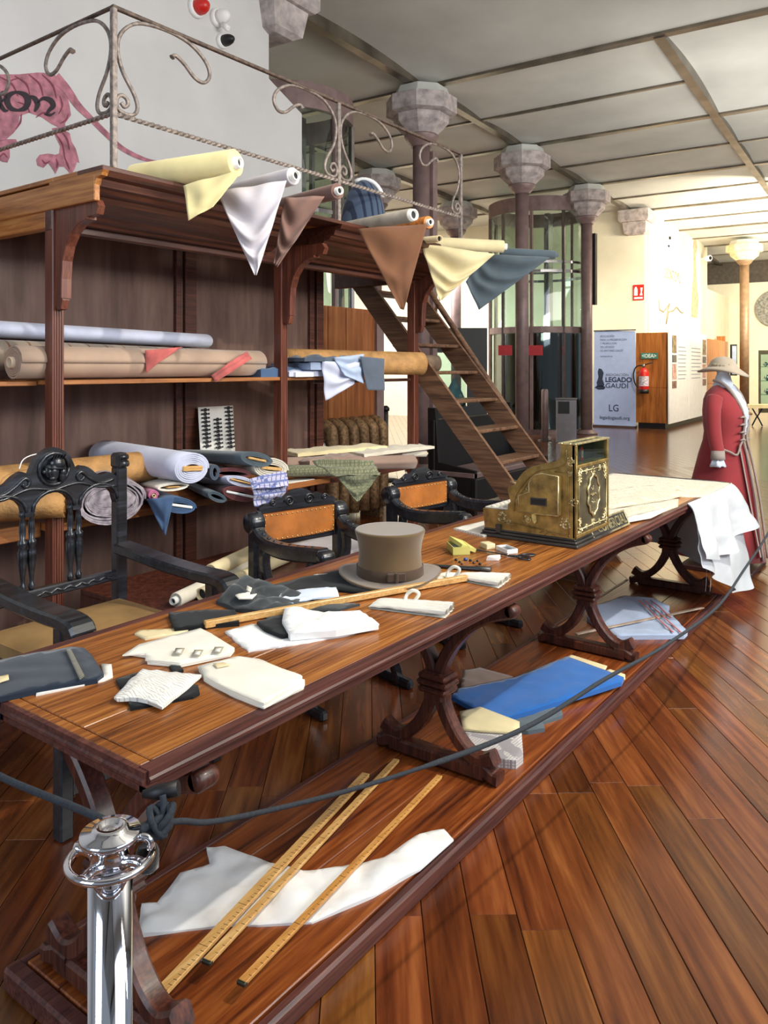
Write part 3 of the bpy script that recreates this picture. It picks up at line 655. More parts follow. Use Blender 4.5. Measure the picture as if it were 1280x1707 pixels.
part('rail_brace', MB().tube([V((5.95, 4.05, 2.3)), V((5.95, 3.55, 1.55))], .016, 8), W_stair, st)

# ================================================================== background furniture and fittings
# round glass lifts
def lift(x, y, r, label, zlow=2.27, ztop=5.0, glassdoor=True, loc_kind='lift'):
    c = B(x, y); t = thing('round_glass_lift', label, 'lift', (c.x, c.y, 0))
    def ring(z0, z1, r0, r1, m, name, seg=40):
        mb = MB(); rg = []
        for rr, z in ((r0, z0), (r1, z0), (r1, z1), (r0, z1), (r0, z0)): rg.append([V((c.x+rr*math.cos(2*PI*k/seg), c.y+rr*math.sin(2*PI*k/seg), z)) for k in range(seg)])
        mb.loft(rg, cap=False, smooth=False); return part(name, mb, m, t)
    ring(ztop, ztop+.32, r*.94, r*1.03, column_m, 'top_ring'); ring(.0, .1, r*.94, r*1.02, column_m, 'base_ring')
    ring(zlow, zlow+.14, r*.96, r*1.02, column_m, 'middle_ring'); ring(zlow+1.35, zlow+1.41, r*.97, r*1.01, steel, 'guide_ring'); ring(zlow+1.56, zlow+1.61, r*.97, r*1.01, steel, 'guide_ring')
    for k in range(10):
        a = 2*PI*k/10+.3; p = V((c.x+r*math.cos(a), c.y+r*math.sin(a), 0)); part('frame_post', MB().box((p.x-.03, p.y-.03, .1), (p.x+.03, p.y+.03, ztop)), column_m if k % 2 else steel, t)
        a2 = a+2*PI/10; g = MB(); rg = [[V((c.x+r*.985*math.cos(a+(a2-a)*i/4), c.y+r*.985*math.sin(a+(a2-a)*i/4), z)) for i in range(5)] for z in (.1, ztop)]
        g.loft(rg, closed=False, cap=False); part('glass_pane', g, glass_m, t)
    part('guide_rail', MB().box((c.x-.12, c.y-.3, .05), (c.x+.12, c.y-.2, ztop+.1)), steel, t); part('guide_rail', MB().box((c.x-.3, c.y+.3, .05), (c.x-.2, c.y+.4, ztop+.1)), steel, t)
    part('lift_shaft_core', MB().box((c.x-.55, c.y-.5, .1), (c.x+.55, c.y+.5, .16)), black_m, t)
    return t, c
lt, lc = lift(17.6, 7.05, 1.15, 'round glass lift with bronze rings between the two right-hand columns')
for k, s_ in enumerate((-1, 1)):      # red notices on the lift doors
    pp = PD(842 if k == 0 else 893, 584, 17.2); q = (EYE-pp); q.z = 0; q.normalize(); sd = q.cross(V((0,0,1)))
    m = M4(-sd, V((0,0,1)), q, pp); mb = MB(); mb.prism([(-.15,-.11),(.15,-.11),(.15,.11),(-.15,.11)], .01, m); part('red_door_notice', mb, rlabel, lt, label='red rectangular notice')
# lower bronze doors of the lift
for k in range(-3, 3):
    a = math.radians(205+24*k); g = MB(); rg = [[V((lc.x+1.10*math.cos(a+math.radians(22)*i/3), lc.y+1.10*math.sin(a+math.radians(22)*i/3), z)) for i in range(4)] for z in (.12, 2.26)]
    g.loft(rg, closed=False, cap=False); part('tinted_door_pane', g, glass('tinted_glass_%d' % (k+3), (84,74,64), .8), lt)
g = MB(); rg = [[V((lc.x+1.05*math.cos(math.radians(a)), lc.y+1.05*math.sin(math.radians(a)), z)) for a in range(-40, 150, 10)] for z in (.1, 2.27)]
g.loft(rg, closed=False, cap=False); part('rear_door_panel', g, W_shelf, lt)
lift(8.2, 6.95, .92, 'brown ringed round glass cabin rising beyond the lion wall', 1.9, 4.75)

# screen, radiator and far benches seen under the deck
mb = MB(); mb.bbox((5.62, 5.0, .05), (7.05, 5.06, 2.2), .004)
sc = thing('panel_screen', 'tall brown panelled screen behind the radiator', 'screen', (6.3, 5.03, 0))
for x0, x1 in ((5.30, 5.84), (5.845, 6.12), (6.125, 6.60)): part('screen_panel', MB().bbox((x0, 5.0, .05), (x1-.004, 5.04, 2.1), .004), W_brownscreen, sc)
part('screen_edge', MB().bbox((6.60, 4.97, 0), (6.72, 5.07, 2.15), .004), column_m, sc)
ra = thing('cast_iron_radiator', 'old bronze coloured column radiator against the brown screen', 'radiator', (6.0, 4.8, 0))
for k in range(6):
    x = 5.52 + k*.155; pth = smooth_path([(x, 4.68, .12), (x, 4.68, .82), (x, 4.72, .93), (x, 4.79, .96), (x, 4.86, .93), (x, 4.89, .82), (x, 4.89, .12)], 3)
    part('radiator_section', MB().tube(pth, .062, 8).blob((x, 4.79, .5), .055, .14, .42), radi_m, ra)
part('radiator_foot', MB().box((5.5, 4.7, 0), (5.56, 4.95, .13)).box((6.28, 4.7, 0), (6.34, 4.95, .13)), radi_m, ra)
part('valve_pipe', MB().tube(smooth_path([(5.24, 4.7, .0), (5.24, 4.7, .7), (5.27, 4.7, .76), (5.42, 4.72, .78)], 4), .028, 8).blob((5.42, 4.72, .78), .05, .05, .05), steel, ra)
# black benches in the hall behind the stairs
def bench(x0, x1, y, label, h=.95):
    t = thing('black_bench', label, 'bench', ((x0+x1)/2, y, 0))
    part('backboard', MB().bbox((x0, y-.02, .38), (x1, y+.03, h), .01), black_m, t)
    part('seat', MB().bbox((x0, y-.50, .36), (x1, y-.03, .42), .01), column_m, t)
    part('front_board', MB().bbox((x0, y-.52, .12), (x1, y-.46, .36), .01), black_m, t)
    for x in (x0+.03, x1-.03): part('end_panel', MB().prism([(-.50,.0),(.06,.0),(.07,h+.12),(-.02,h+.12),(-.06,.5),(-.5,.44)], .05, M4(V((0,1,0)), V((0,0,1)), V((1,0,0)), V((x-.025, y, 0)))), black_m, t)
bench(6.95, 8.7, 4.5, 'long black bench seen between the cabinet post and the stairs')
dk = thing('dark_display_case', 'tall dark display case with a glass front behind the staircase', 'display case', tuple(PD(775, 700, 13)*1.0))
def casebox(px0, px1, d, z0, z1, m, name, parent, th=.4):
    a = PD(px0, 612, d); b = PD(px1, 612, d); a.z = b.z = 0; f = (a-EYE); f.z = 0; f.normalize()
    c = [a, b, b+f*th, a+f*th]; return part(name, MB().prism([(p.x,p.y) for p in c], z1-z0, Matrix.Translation((0,0,z0))), m, parent)
dk.location = (PD(775,612,13).x, PD(775,612,13).y, 0)
casebox(722, 812, 13.0, 1.75, 2.15, black_m, 'top_box', dk, .6); casebox(722, 728, 13.0, .0, 1.75, black_m, 'side_post', dk, .6); casebox(778, 812, 13.0, .0, 1.75, black_m, 'side_cabinet', dk, .6)
casebox(728, 778, 13.0, .0, .85, black_m, 'lower_box', dk, .6); casebox(729, 777, 13.02, .86, 1.74, glass_m, 'glass_front', dk, .02)
part('display_mound', MB().lathe([(.2,.86),(.17,1.0),(.1,1.15),(.02,1.3)], (PD(757,612,13.3).x, PD(757,612,13.3).y, 0), 14), c_ltblue, dk)
# panel partition beyond (white) and stanchion in back
def stanch_back(px, py, d, label):
    p = PD(px, py, d); t = thing('distant_barrier_post', label, 'barrier post', (p.x, p.y, 0))
    part('post', MB().lathe([(.035,.03),(.035,.93)], (p.x,p.y,0), 12), pewter, t); part('base', MB().lathe([(.16,0),(.16,.02),(.05,.04)], (p.x,p.y,0), 20), pewter, t); part('cap', MB().lathe([(.05,.92),(.05,.96),(.02,.99)], (p.x,p.y,0), 12), black_m, t)
stanch_back(643, 612, 10.4, 'dark barrier post left of the black bench back')
# steel bin, post near lift
bn = thing('steel_ticket_stand', 'square brushed steel pedestal with dark slot in front of the lift', 'pedestal', (PD(944, 612, 15.5).x, PD(944, 612, 15.5).y, 0))
f = ray(944, 612); f.z = 0; f.normalize(); sd = f.cross(V((0,0,1)))
m = M4(sd, f, V((0,0,1)), V((bn.location.x, bn.location.y, 0)))
part('body', MB().bbox((-.20, 0, 0), (.20, .34, .86), .01, m), steel, bn); part('lid', MB().bbox((-.21, -.02, .86), (.21, .36, .89), .005, m), steel, bn); part('slot_panel', MB().box((-.16, -.01, .58), (.06, .0, .82), m), black_m, bn)
p = PD(908, 612, 16.0); pb = thing('steel_bollard', 'slim steel bollard between the lift and the ticket pedestal', 'bollard', (p.x, p.y, 0))
part('post', MB().lathe([(.07,.02),(.07,1.02),(.05,1.05)], (p.x,p.y,0), 16), column_m, pb); part('base', MB().lathe([(.14,0),(.14,.02)], (p.x,p.y,0), 16), pewter, pb)

# banner
XB = 19.55
def BM(x, yb0, z=0): return M4(B(0,-1), V((0,0,1)), B(-1,0), B(x, yb0, z))    # local x to the right in the picture, y up
b0 = PBX(990, 600, XB).dot(B(0,1)); b1 = PBX(1060, 600, XB).dot(B(0,1)); bw = b0-b1; bh = 2.42
bt = thing('pull_up_banner', 'pale blue pull-up banner with dark lettering by the right column', 'banner', tuple(B(XB, (b0+b1)/2, 0)))
m = BM(XB, b0); part('sheet', MB().prism([(0,.04),(bw,.04),(bw*.985,bh*.985),(0.01,bh)], .012, m), banner_m, bt)
part('base_bar', MB().box((0,0,-.1), (bw,.05,.1), m), steel, bt); part('top_bar', MB().box((0,bh-.02,-.01), (bw,bh+.01,.03), m), steel, bt)
gtx = plain('grey_lettering', (120,128,150), .7); dtx = plain('dark_lettering', (40,52,78), .7)
def tx(s_, size, x, y, mt, al='LEFT', parent=bt, mm=None, bold=0, sx=1.0, name='lettering'): return part(name, textmesh(s_, size, (mm or m) @ Matrix.Translation((x,y,.016)), .001, al, bold, sx), mt, parent)
for i, s_ in enumerate(('ASOCIACIÓN', 'PARA LA PRESERVACIÓN', 'Y PROMOCIÓN', 'DEL LEGADO', 'DE ANTONIO GAUDÍ')): tx(s_, .075, .16, bh-.17-.09*i, gtx, sx=.8)
tx('legadogaudi.org', .05, .16, bh-.66, gtx)
tx('ASOCIACIÓN', .09, .30, 1.28, gtx, sx=1.05); tx('LEGADO', .17, .29, 1.13, dtx, bold=.004, sx=.98); tx('GAUDÍ', .17, .29, .98, dtx, bold=.001, sx=1.1)
tx('LG', .24, bw/2-.02, .40, dtx, 'CENTER', sx=.9); tx('legadogaudi.org', .12, bw/2, .20, dtx, 'CENTER', sx=1.0)
fig = MB(); 
for pts in ([(.10,1.0),(.24,1.0),(.27,1.06),(.22,1.2),(.25,1.36),(.2,1.45),(.13,1.47),(.1,1.38),(.12,1.25),(.07,1.1)], [(.02,.98),(.12,.93),(.26,.94),(.30,1.0),(.2,1.05),(.08,1.04)]): fig.prism(pts, .002, m @ Matrix.Translation((0,0,.014)))
part('figure_emblem', fig, dtx, bt)
# red fire sign on the wall
p = PBX(1056, 488, 20.7); sg = thing('fire_equipment_sign', 'small red and white fire equipment sign on the wall', 'sign', tuple(p)); m2 = BM(20.685, p.dot(B(0,1))+.01, p.z)
part('plate', MB().prism([(0,-.2),(.28,-.2),(.28,.2),(0,.2)], .01, m2), red_m, sg)
part('white_symbol', MB().prism([(.03,-.08),(.12,-.08),(.12,.08),(.09,.15),(.06,.15),(.03,.08)], .003, m2 @ Matrix.Translation((0,0,.011))).prism([(.17,-.08),(.25,-.08),(.23,0),(.25,.12),(.19,.12),(.2,0)], .003, m2 @ Matrix.Translation((0,0,.011))).prism([(.03,-.17),(.25,-.17),(.25,-.12),(.03,-.12)], .003, m2 @ Matrix.Translation((0,0,.011))), white_m, sg)
# veneered partition block with extinguisher, green sign, information boards
pv = thing('veneered_partition', 'brown veneered partition block behind the fire extinguisher', 'partition', tuple(B(21.5, 4.9, 0)))
def bbx(x0, y0, x1, y1, z0, z1, m_, name, parent):
    c = [B(x0,y0), B(x1,y0), B(x1,y1), B(x0,y1)]; return part(name, MB().prism([(p.x,p.y) for p in c], z1-z0, Matrix.Translation((0,0,z0))), m_, parent)
yv0 = PBX(1112, 600, 19.6).dot(B(0,1)); yv1 = PBX(1060, 600, 19.6).dot(B(0,1))
bbx(19.6, yv0+.02, 28.0, yv1, .14, 1.0, W_cab, 'lower_panel', pv); bbx(19.6, yv0+.02, 28.0, yv1, 1.006, 2.34, W_cab, 'upper_panel', pv); bbx(19.66, yv0+.06, 28.0, yv1-.04, 0, .14, black_m, 'plinth', pv)
for k, (pxa, pxb) in enumerate(((1133, 1145),)): pass
def board(pxa, pxb, label, k):
    yb = yv0-.03; xa = PBY(pxa, 600, yb).dot(B(1,0)); xb = PBY(pxb, 600, yb).dot(B(1,0))
    t = thing('information_board', label, 'board', tuple(B((xa+xb)/2, yb, .13))); m = M4(B(1,0), V((0,0,1)), B(0,-1), B(xa, yb, 0))
    part('panel', MB().prism([(0,.13),(xb-xa,.13),(xb-xa,2.42),(0,2.42)], .03, m), white_m, t)
    L_ = xb-xa; rx = random.Random(k); mf = m @ Matrix.Translation((0,0,.032))
    u0, u1 = (.14, .36) if k == 0 else (.74, .95)
    for z0, z1, cc in ((1.85,2.28,(120,104,80)), (1.62,1.80,(90,86,84)), (1.20,1.58,(170,130,120)), (.98,1.16,(110,80,70))):
        part('photo_print', MB().prism([(L_*u0,z0),(L_*u1,z0),(L_*u1,z1),(L_*u0,z1)], .004, mf), plain('print_%d_%d' % (k, int(z0*100)), cc, .5, var=.5, scale=9), t)
    v0, v1 = (.45, .92) if k == 0 else (.1, .66)
    for q in range(9): tl = MB().prism([(L_*v0,2.0-.1*q),(L_*(v1-.1*rx.random()),2.0-.1*q),(L_*(v1-.1*rx.random()),2.015-.1*q),(L_*v0,2.015-.1*q)], .002, mf); part('text_line', tl, gtx, t)
board(1113, 1145, 'first white information board beside the brown partition', 0); board(1147, 1176, 'second white information board, nearer the wooden door', 1)
# green wayfinding sign
m3 = BM(19.58, PBX(1068, 600, 19.58).dot(B(0,1)), PBX(1068, 598, 19.58).z); gs = thing('arrow_sign', 'small green arrow sign on the brown partition', 'sign', tuple(B(19.58, yv1-.4, 1.7)))
part('plate', MB().prism([(0,0),(.40,0),(.40,.14),(0,.14)], .01, m3), plain('sign_green', (60,128,110), .5), gs)
part('lettering', textmesh('<OEA>', .13, m3 @ Matrix.Translation((.2,.025,.012)), .001, 'CENTER', .002, .85), white_m, gs)
# fire extinguisher
p = PBX(1073, 640, 19.45); ex = thing('fire_extinguisher', 'red fire extinguisher with black hose hung on the partition', 'extinguisher', (p.x, p.y, .95))
zc = 1.02
part('cylinder', MB().lathe([(.10,zc-.1),(.115,zc-.06),(.115,zc+.34),(.09,zc+.42),(.04,zc+.46)], (p.x,p.y,0), 20), red_m, ex)
part('foot_ring', MB().lathe([(.12,zc-.16),(.12,zc-.06)], (p.x,p.y,0), 20), black_m, ex)
part('valve', MB().lathe([(.03,zc+.46),(.035,zc+.52),(.02,zc+.56)], (p.x,p.y,0), 12), steel, ex)
part('lever', MB().tube([p+V((0,0,zc+.53-p.z)), p+B(0,-.22)+V((0,0,zc+.60-p.z))], .014, 6), black_m, ex)
part('hose', MB().tube(smooth_path([tuple(p+B(0,0)+V((0,0,zc+.52-p.z))), tuple(p+B(-.02,.16)+V((0,0,zc+.50-p.z))), tuple(p+B(-.02,.24)+V((0,0,zc+.34-p.z))), tuple(p+B(-.02,.22)+V((0,0,zc+.12-p.z))), tuple(p+B(-.02,.14)+V((0,0,zc-.02-p.z)))], 4), .016, 8), black_m, ex)
part('label', MB().lathe([(.1165,zc+.02),(.1165,zc+.26)], (p.x,p.y,0), 20, cap=False), plain('ext_label', (190,180,190), .5, var=.3, scale=30), ex)
# socket, clock camera and little fittings
def wallcam(px, py, yb, label, s_=.08):
    p = PBY(px, py, yb); t = thing('wall_camera', label, 'camera', tuple(p)); f = B(-.5,-.8)
    part('bracket', MB().tube([p, p+B(0,-.12)], s_*.35, 8), white_m, t); q = p+B(0,-.14)
    part('housing', MB().tube([q, q+f*s_*2.2], s_, 10), white_m, t); part('camera_lens', MB().tube([q+f*s_*2.2, q+f*s_*2.3], s_*.6, 10), black_m, t)
wallcam(1100, 399, 5.38, 'upper wall camera right of the stone corbel'); wallcam(1100, 412, 5.38, 'lower wall camera right of the stone corbel', .06); wallcam(1168, 432, 5.38, 'white camera at the far end of the hall wall', .1)
# lettering on hall wall (faint)
hl = thing('wall_inscription', 'faint grey lettering and pink figure painted on the hall wall', 'inscription', tuple(PBY(1130, 490, 5.37)))
hm = lambda px, py: M4(B(1,0), V((0,0,1)), B(0,-1), PBY(px, py, 5.375))
fnt = plain('faint_lettering', (150,140,116), .8)
part('lettering', textmesh('LEÓNTOYU', .42, hm(1107, 462), .002, sx=.9), fnt, hl)
part('script_stroke', MB().tube([tuple(PBY(x, y, 5.37)) for x, y in ((1098,500),(1099,516),(1106,520),(1112,512),(1116,506),(1112,520),(1110,540),(1114,520),(1122,518),(1128,512),(1134,520),(1138,522))], .02, 5), fnt, hl)
part('pink_figure', MB().prism([(0,0),(.9,0),(1.1,.6),(.8,1.2),(.7,2.0),(.9,2.3),(.6,2.8),(.3,2.3),(.35,1.4),(.1,.7)], .004, hm(1152, 528)), plain('faint_pink', (206,160,130), .8), hl)
# far door, medallion, showcase and bench
fd = thing('wooden_door', 'light wooden door with narrow glazed slot at the far end', 'door', tuple(B(31.5, 4.0, 0)))
xd = 30.0; ya = PBX(1177, 600, xd).dot(B(0,1)); ya = min(ya, 5.3); yb_ = PBX(1209, 600, xd).dot(B(0,1))
md = BM(xd, ya); part('leaf', MB().prism([(0,0),(ya-yb_,0),(ya-yb_,2.6),(0,2.6)], .06, md), W_cab, fd)
part('glazed_slot', MB().prism([(.45,1.2),(.68,1.2),(.68,2.3),(.45,2.3)], .012, md @ Matrix.Translation((0,0,.062))), black_m, fd); part('glass_strip', MB().prism([(.52,1.25),(.66,1.25),(.66,2.25),(.52,2.25)], .004, md @ Matrix.Translation((0,0,.076))), c_ltblue, fd)
part('round_notice', MB().lathe([(.16,0),(.16,.01)], m=md @ Matrix.Translation((.12,1.35,.065)), seg=20), white_m, fd); part('notice_mark', MB().lathe([(.07,0),(.07,.01)], m=md @ Matrix.Translation((.12,1.35,.077)), seg=12), red_m, fd)
p = PBX(1292, 514, 32.9); ml = thing('stone_medallion', 'large round grey relief medallion on the far wall', 'medallion', tuple(p)); mm = M4(B(0,-1), V((0,0,1)), B(-1,0), p)
part('rim', MB().lathe([(.84,0),(.84,.06),(.74,.08),(.70,.04)], m=mm, seg=40), plain('medal_grey', (96,98,98), .5, .3), ml); part('field', MB().lathe([(.7,.02),(.69,.045)], m=mm, seg=40), plain('medal_field', (130,130,124), .6, .2, var=.3, scale=12), ml)
part('relief_profile', MB().blob((0,-.1,.05),.32,.42,.07,12,8).blob((-.05,.28,.05),.2,.22,.06,10,6).add([], []), plain('medal_relief', (84,88,90), .5, .3), ml); ml.children[-1].data.transform(Matrix.Identity(4))
me_ = ml.children[-1].data
me_.transform(Matrix.Translation(tuple(ml.location)));
me_.transform(Matrix.Translation(tuple(-ml.location)) @ mm)
vc = thing('glass_showcase', 'tall glass showcase with small silver pieces at the right edge', 'showcase', tuple(PD(1282, 612, 21)*1)); vc.location = (PD(1282,612,21).x, PD(1282,612,21).y, 0)
casebox(1264, 1268, 21, .35, 1.85, plain('case_frame', (80,76,56), .5), 'corner_post', vc, .08); casebox(1264, 1310, 21, 1.85, 1.95, plain('case_frame2', (80,76,56), .5), 'top_frame', vc, .6); casebox(1264, 1310, 21, .28, .38, plain('case_frame3', (80,76,56), .5), 'bottom_frame', vc, .6)
for z in (.75, 1.12, 1.5): casebox(1268, 1308, 21.02, z, z+.02, glass_m, 'glass_shelf', vc, .5)
casebox(1268, 1310, 21.0, .38, 1.85, glass_m, 'glass_front', vc, .01)
for i, (px, z, r_) in enumerate(((1279, 1.22, .09), (1276, 1.6, .07), (1279, .85, .09), (1277, .45, .07))):
    q = PD(px, 612, 21.25); q.z = z-r_+.0; single('silver_vessel', MB().lathe([(r_*.4,0),(r_*.3,.02),(r_,r_*.8),(r_*.7,r_*1.5),(r_*.2,r_*1.8)], (q.x,q.y,z-.09 if i != 9 else z), 14), chrome, ('silver cup on the third shelf of the far showcase','silver cup on the top shelf of the far showcase','silver bowl on the second shelf of the far showcase','small silver pot at the bottom of the far showcase')[i], 'cup')
xb = thing('folding_stool_bench', 'pale bench with crossed black legs below the far showcase', 'bench', (PD(1272,612,20).x, PD(1272,612,20).y, 0))
casebox(1246, 1300, 19.6, .47, .56, c_beige, 'seat', xb, .5)
f = ray(1270,612); f.z = 0; f.normalize(); sd = f.cross(V((0,0,1))); q0 = V((PD(1262,612,19.9).x, PD(1262,612,19.9).y, 0))
for dx in (0, .4):
    for s_ in (-1, 1): part('crossed_leg', MB().tube(smooth_path([tuple(q0+sd*(dx-.12*s_)+V((0,0,.01))), tuple(q0+sd*(dx-.02*s_)+V((0,0,.22))), tuple(q0+sd*(dx+.02*s_)+V((0,0,.28))), tuple(q0+sd*(dx+.12*s_)+V((0,0,.47)))], 3), .018, 6), black_m, xb)

# ================================================================== cloth and bolt builders
def nz(x, y, z=0.0): return noise.noise(V((x, y, z)))
def sheet_mb(poly, z0, th, amp=.004, step=.02, seed=0, freq=9, jag=.0, dirn=None, lift=None):
    # solid piece of cloth lying on z0: outline poly (world x,y), top surface folded by noise
    rnd = random.Random(seed); out = []
    n = len(poly)
    for i in range(n):
        a = V(poly[i][:2]); b = V(poly[(i+1) % n][:2]); L_ = (b-a).length; k = max(1, int(L_/step)); nr = V((-(b-a).y, (b-a).x)).normalized()
        for j in range(k):
            p = a+(b-a)*j/k
            if j: p = p + nr*(rnd.uniform(-1, 1)*jag + .12*amp*nz(p.x*8, p.y*8, seed))
            out.append(p)
    nb = len(out); xs = [p.x for p in out]; ys = [p.y for p in out]; inner = []
    def inside(p):
        c = False; j = nb-1
        for i in range(nb):
            a, b = out[i], out[j]
            if (a.y > p.y) != (b.y > p.y) and p.x < (b.x-a.x)*(p.y-a.y)/(b.y-a.y)+a.x: c = not c
            j = i
        return c
    x = min(xs)
    while x < max(xs):
        y = min(ys)
        while y < max(ys):
            p = V((x+rnd.uniform(-.2,.2)*step, y+rnd.uniform(-.2,.2)*step))
            if inside(p) and min((p-q).length for q in out) > step*.45: inner.append(p)
            y += step
        x += step
    ver, ed, fa, *_ = delaunay_2d_cdt(out+inner, [(i, (i+1) % nb) for i in range(nb)], [], 1, 1e-6)
    top = []
    for v in ver:
        q = v if dirn is None else V((v.x*math.cos(dirn)+v.y*math.sin(dirn), (-v.x*math.sin(dirn)+v.y*math.cos(dirn))*3.0))
        h = abs(nz(q.x*freq, q.y*freq, seed))*2.0 + .5*abs(nz(q.x*freq*2.3, q.y*freq*2.3, seed+3))
        e = min((v-q2).length for q2 in out); h *= .35 + .65*min(1, e/(step*1.5))
        z = z0 + th + amp*h + (lift(v) if lift else 0)
        top.append(V((v.x, v.y, z)))
    mb = MB(); m_ = len(ver)
    mb.add(top + [V((p.x, p.y, z0)) for p in top], [tuple(f) for f in fa] + [tuple(i+m_ for i in reversed(f)) for f in fa], True)
    # sides
    from collections import Counter
    ec = Counter()
    for f in fa:
        for i in range(len(f)): a, b = f[i], f[(i+1) % len(f)]; ec[(a, b)] += 1
    for (a, b) in list(ec):
        if (b, a) not in ec: mb.f.append((b, a, a+m_, b+m_)); mb.sm.append(False)
    return mb
def sheet(name, pts, z0, mat, label, cat, th=.003, world=False, z=None, group=None, **k):
    poly = [V(p) for p in pts] if world else [PZ(p[0], p[1], (z if z is not None else z0+th)).xy for p in pts]
    return single(name, sheet_mb(poly, z0, th, **k), mat, label, cat, group)
def bolt(name, end, start, hw, hh, mat, label, cat='fabric bolt', core=None, turns=5, tilt=0.0, sag=0.0, group=None, seed=1, flap=None, wrap=None, corew=.55, loose=.0):
    # spiral wound bolt of cloth with a core; end faces the room
    end, start = V(end), V(start); ax = (start-end); L_ = ax.length; ax.normalize(); sd = ax.cross(V((0,0,1))).normalized(); up = sd.cross(ax)
    c, s_ = math.cos(tilt), math.sin(tilt); sd, up = sd*c+up*s_, up*c-sd*s_
    t = thing(name, label, cat, (end.x, end.y, end.z-hh), group=group)
    th = min(hw, hh)/(turns+1.5); nseg = 26; N_ = turns*nseg
    def prof(k, off):
        a = 2*PI*k/nseg; q = 1 - (k/N_)*.0; dec = th*(k/nseg)*.92 + off
        x = max(.002, hw-dec)*math.cos(a); y = max(.002, hh-dec)*math.sin(a)
        # super-ellipse for flat bolts
        return x, y
    rings = []
    nl = 7
    for i in range(nl+1):
        t_ = i/nl; base = end + ax*L_*t_; o = []; inn = []
        for k in range(N_+1):
            x, y = prof(k, 0); w_ = 1+.03*nz(t_*3, k/nseg*1.3, seed)+loose*nz(k/nseg*6.0, seed, k*.15); wob = .35*th*nz(k*.5, seed, 0) if i == 0 else 0
            p = base + sd*x*w_ + up*y*w_ - ax*(abs(wob)+ (.0 if i else .25*th*(k/N_)))
            o.append(p)
            x, y = prof(k, th*.72); inn.append(base + sd*x*w_ + up*y*w_ - ax*abs(wob)*.5)
        rings.append(o + inn[::-1])
    mb = MB(); mb.loft(rings)
    part('wound_cloth', mb, mat, t)
    if core:
        cw, ch = hw*corew, hh*.26
        q = M4(sd, up, ax, end)
        if core == 'board': part('core_board', MB().bbox((-cw, -ch*.6, -.012), (cw, ch*.6, L_*.98), .004, q), W_rule, t)
        elif core == 'white': part('core_board', MB().bbox((-cw, -ch*.6, -.008), (cw, ch*.6, L_*.98), .004, q), white_m, t)
        else:
            r = min(hw, hh)*.33; mt = MB(); seg = 14; rg = []
            for rr, zz in ((r, -.02), (r*.72, -.02), (r*.72, .2), (r*.7, .2)): rg.append([q @ V((rr*math.cos(2*PI*k/seg), rr*math.sin(2*PI*k/seg), zz)) for k in range(seg)])
            rg.insert(0, [q @ V((r*math.cos(2*PI*k/seg), r*math.sin(2*PI*k/seg), L_*.9)) for k in range(seg)])
            mt.loft(rg, cap=False); part('cardboard_tube', mt, core if not isinstance(core, str) else paperc, t)
    if flap: flap(t, end, sd, up, ax, mat)
    return t
def drape(P0, P1, P2, P3, sag=.05, amp=.02, folds=3, seed=0, nu=18, nv=18, belly=None, th=.003):
    # hanging cloth: P0-P1 is the held top edge, P3-P2 the lower edge (same point for a triangle)
    P0, P1, P2, P3 = V(P0), V(P1), V(P2), V(P3); n = (P1-P0).cross(P3-P0+P2-P1)
    if n.length < 1e-6: n = V((0,-1,0))
    n.normalize()
    if n.dot(EYE-P0) < 0: n = -n
    def fn(u, v):
        top = P0*(1-u)+P1*u; bot = P3*(1-u)+P2*u; p = top*(1-v)+bot*v
        w_ = math.sin(PI*u); p = p + V((0,0,-1))*sag*w_*math.sin(PI*min(1, v*1.15))*(1-v*.6)
        ph = v*folds*2*PI + 1.3*(u-.5)**2*6 + nz(u*2, v*2, seed)*1.5
        a = amp*(1-.55*v)*(.25+.75*w_)
        p = p + n*(a*math.sin(ph) + a*.7 + .5*amp*nz(u*3, v*3, seed+5))
        return p
    mb = MB(); mb.grid(fn, nu, nv)
    k = len(mb.v); m2 = [p - n*th for p in mb.v]; f0 = list(mb.f); mb.add(m2, [tuple(reversed(f)) for f in f0], True)
    nu1 = nu+1
    for i in range(nu): mb.f.append((i, i+1, k+i+1, k+i)); mb.sm.append(False); a = nv*nu1+i; mb.f.append((a+1, a, k+a, k+a+1)); mb.sm.append(False)
    for j in range(nv): a = j*nu1; b = a+nu1; mb.f.append((b, a, k+a, k+b)); mb.sm.append(False); a += nu; b += nu; mb.f.append((a, b, k+b, k+a)); mb.sm.append(False)
    return mb

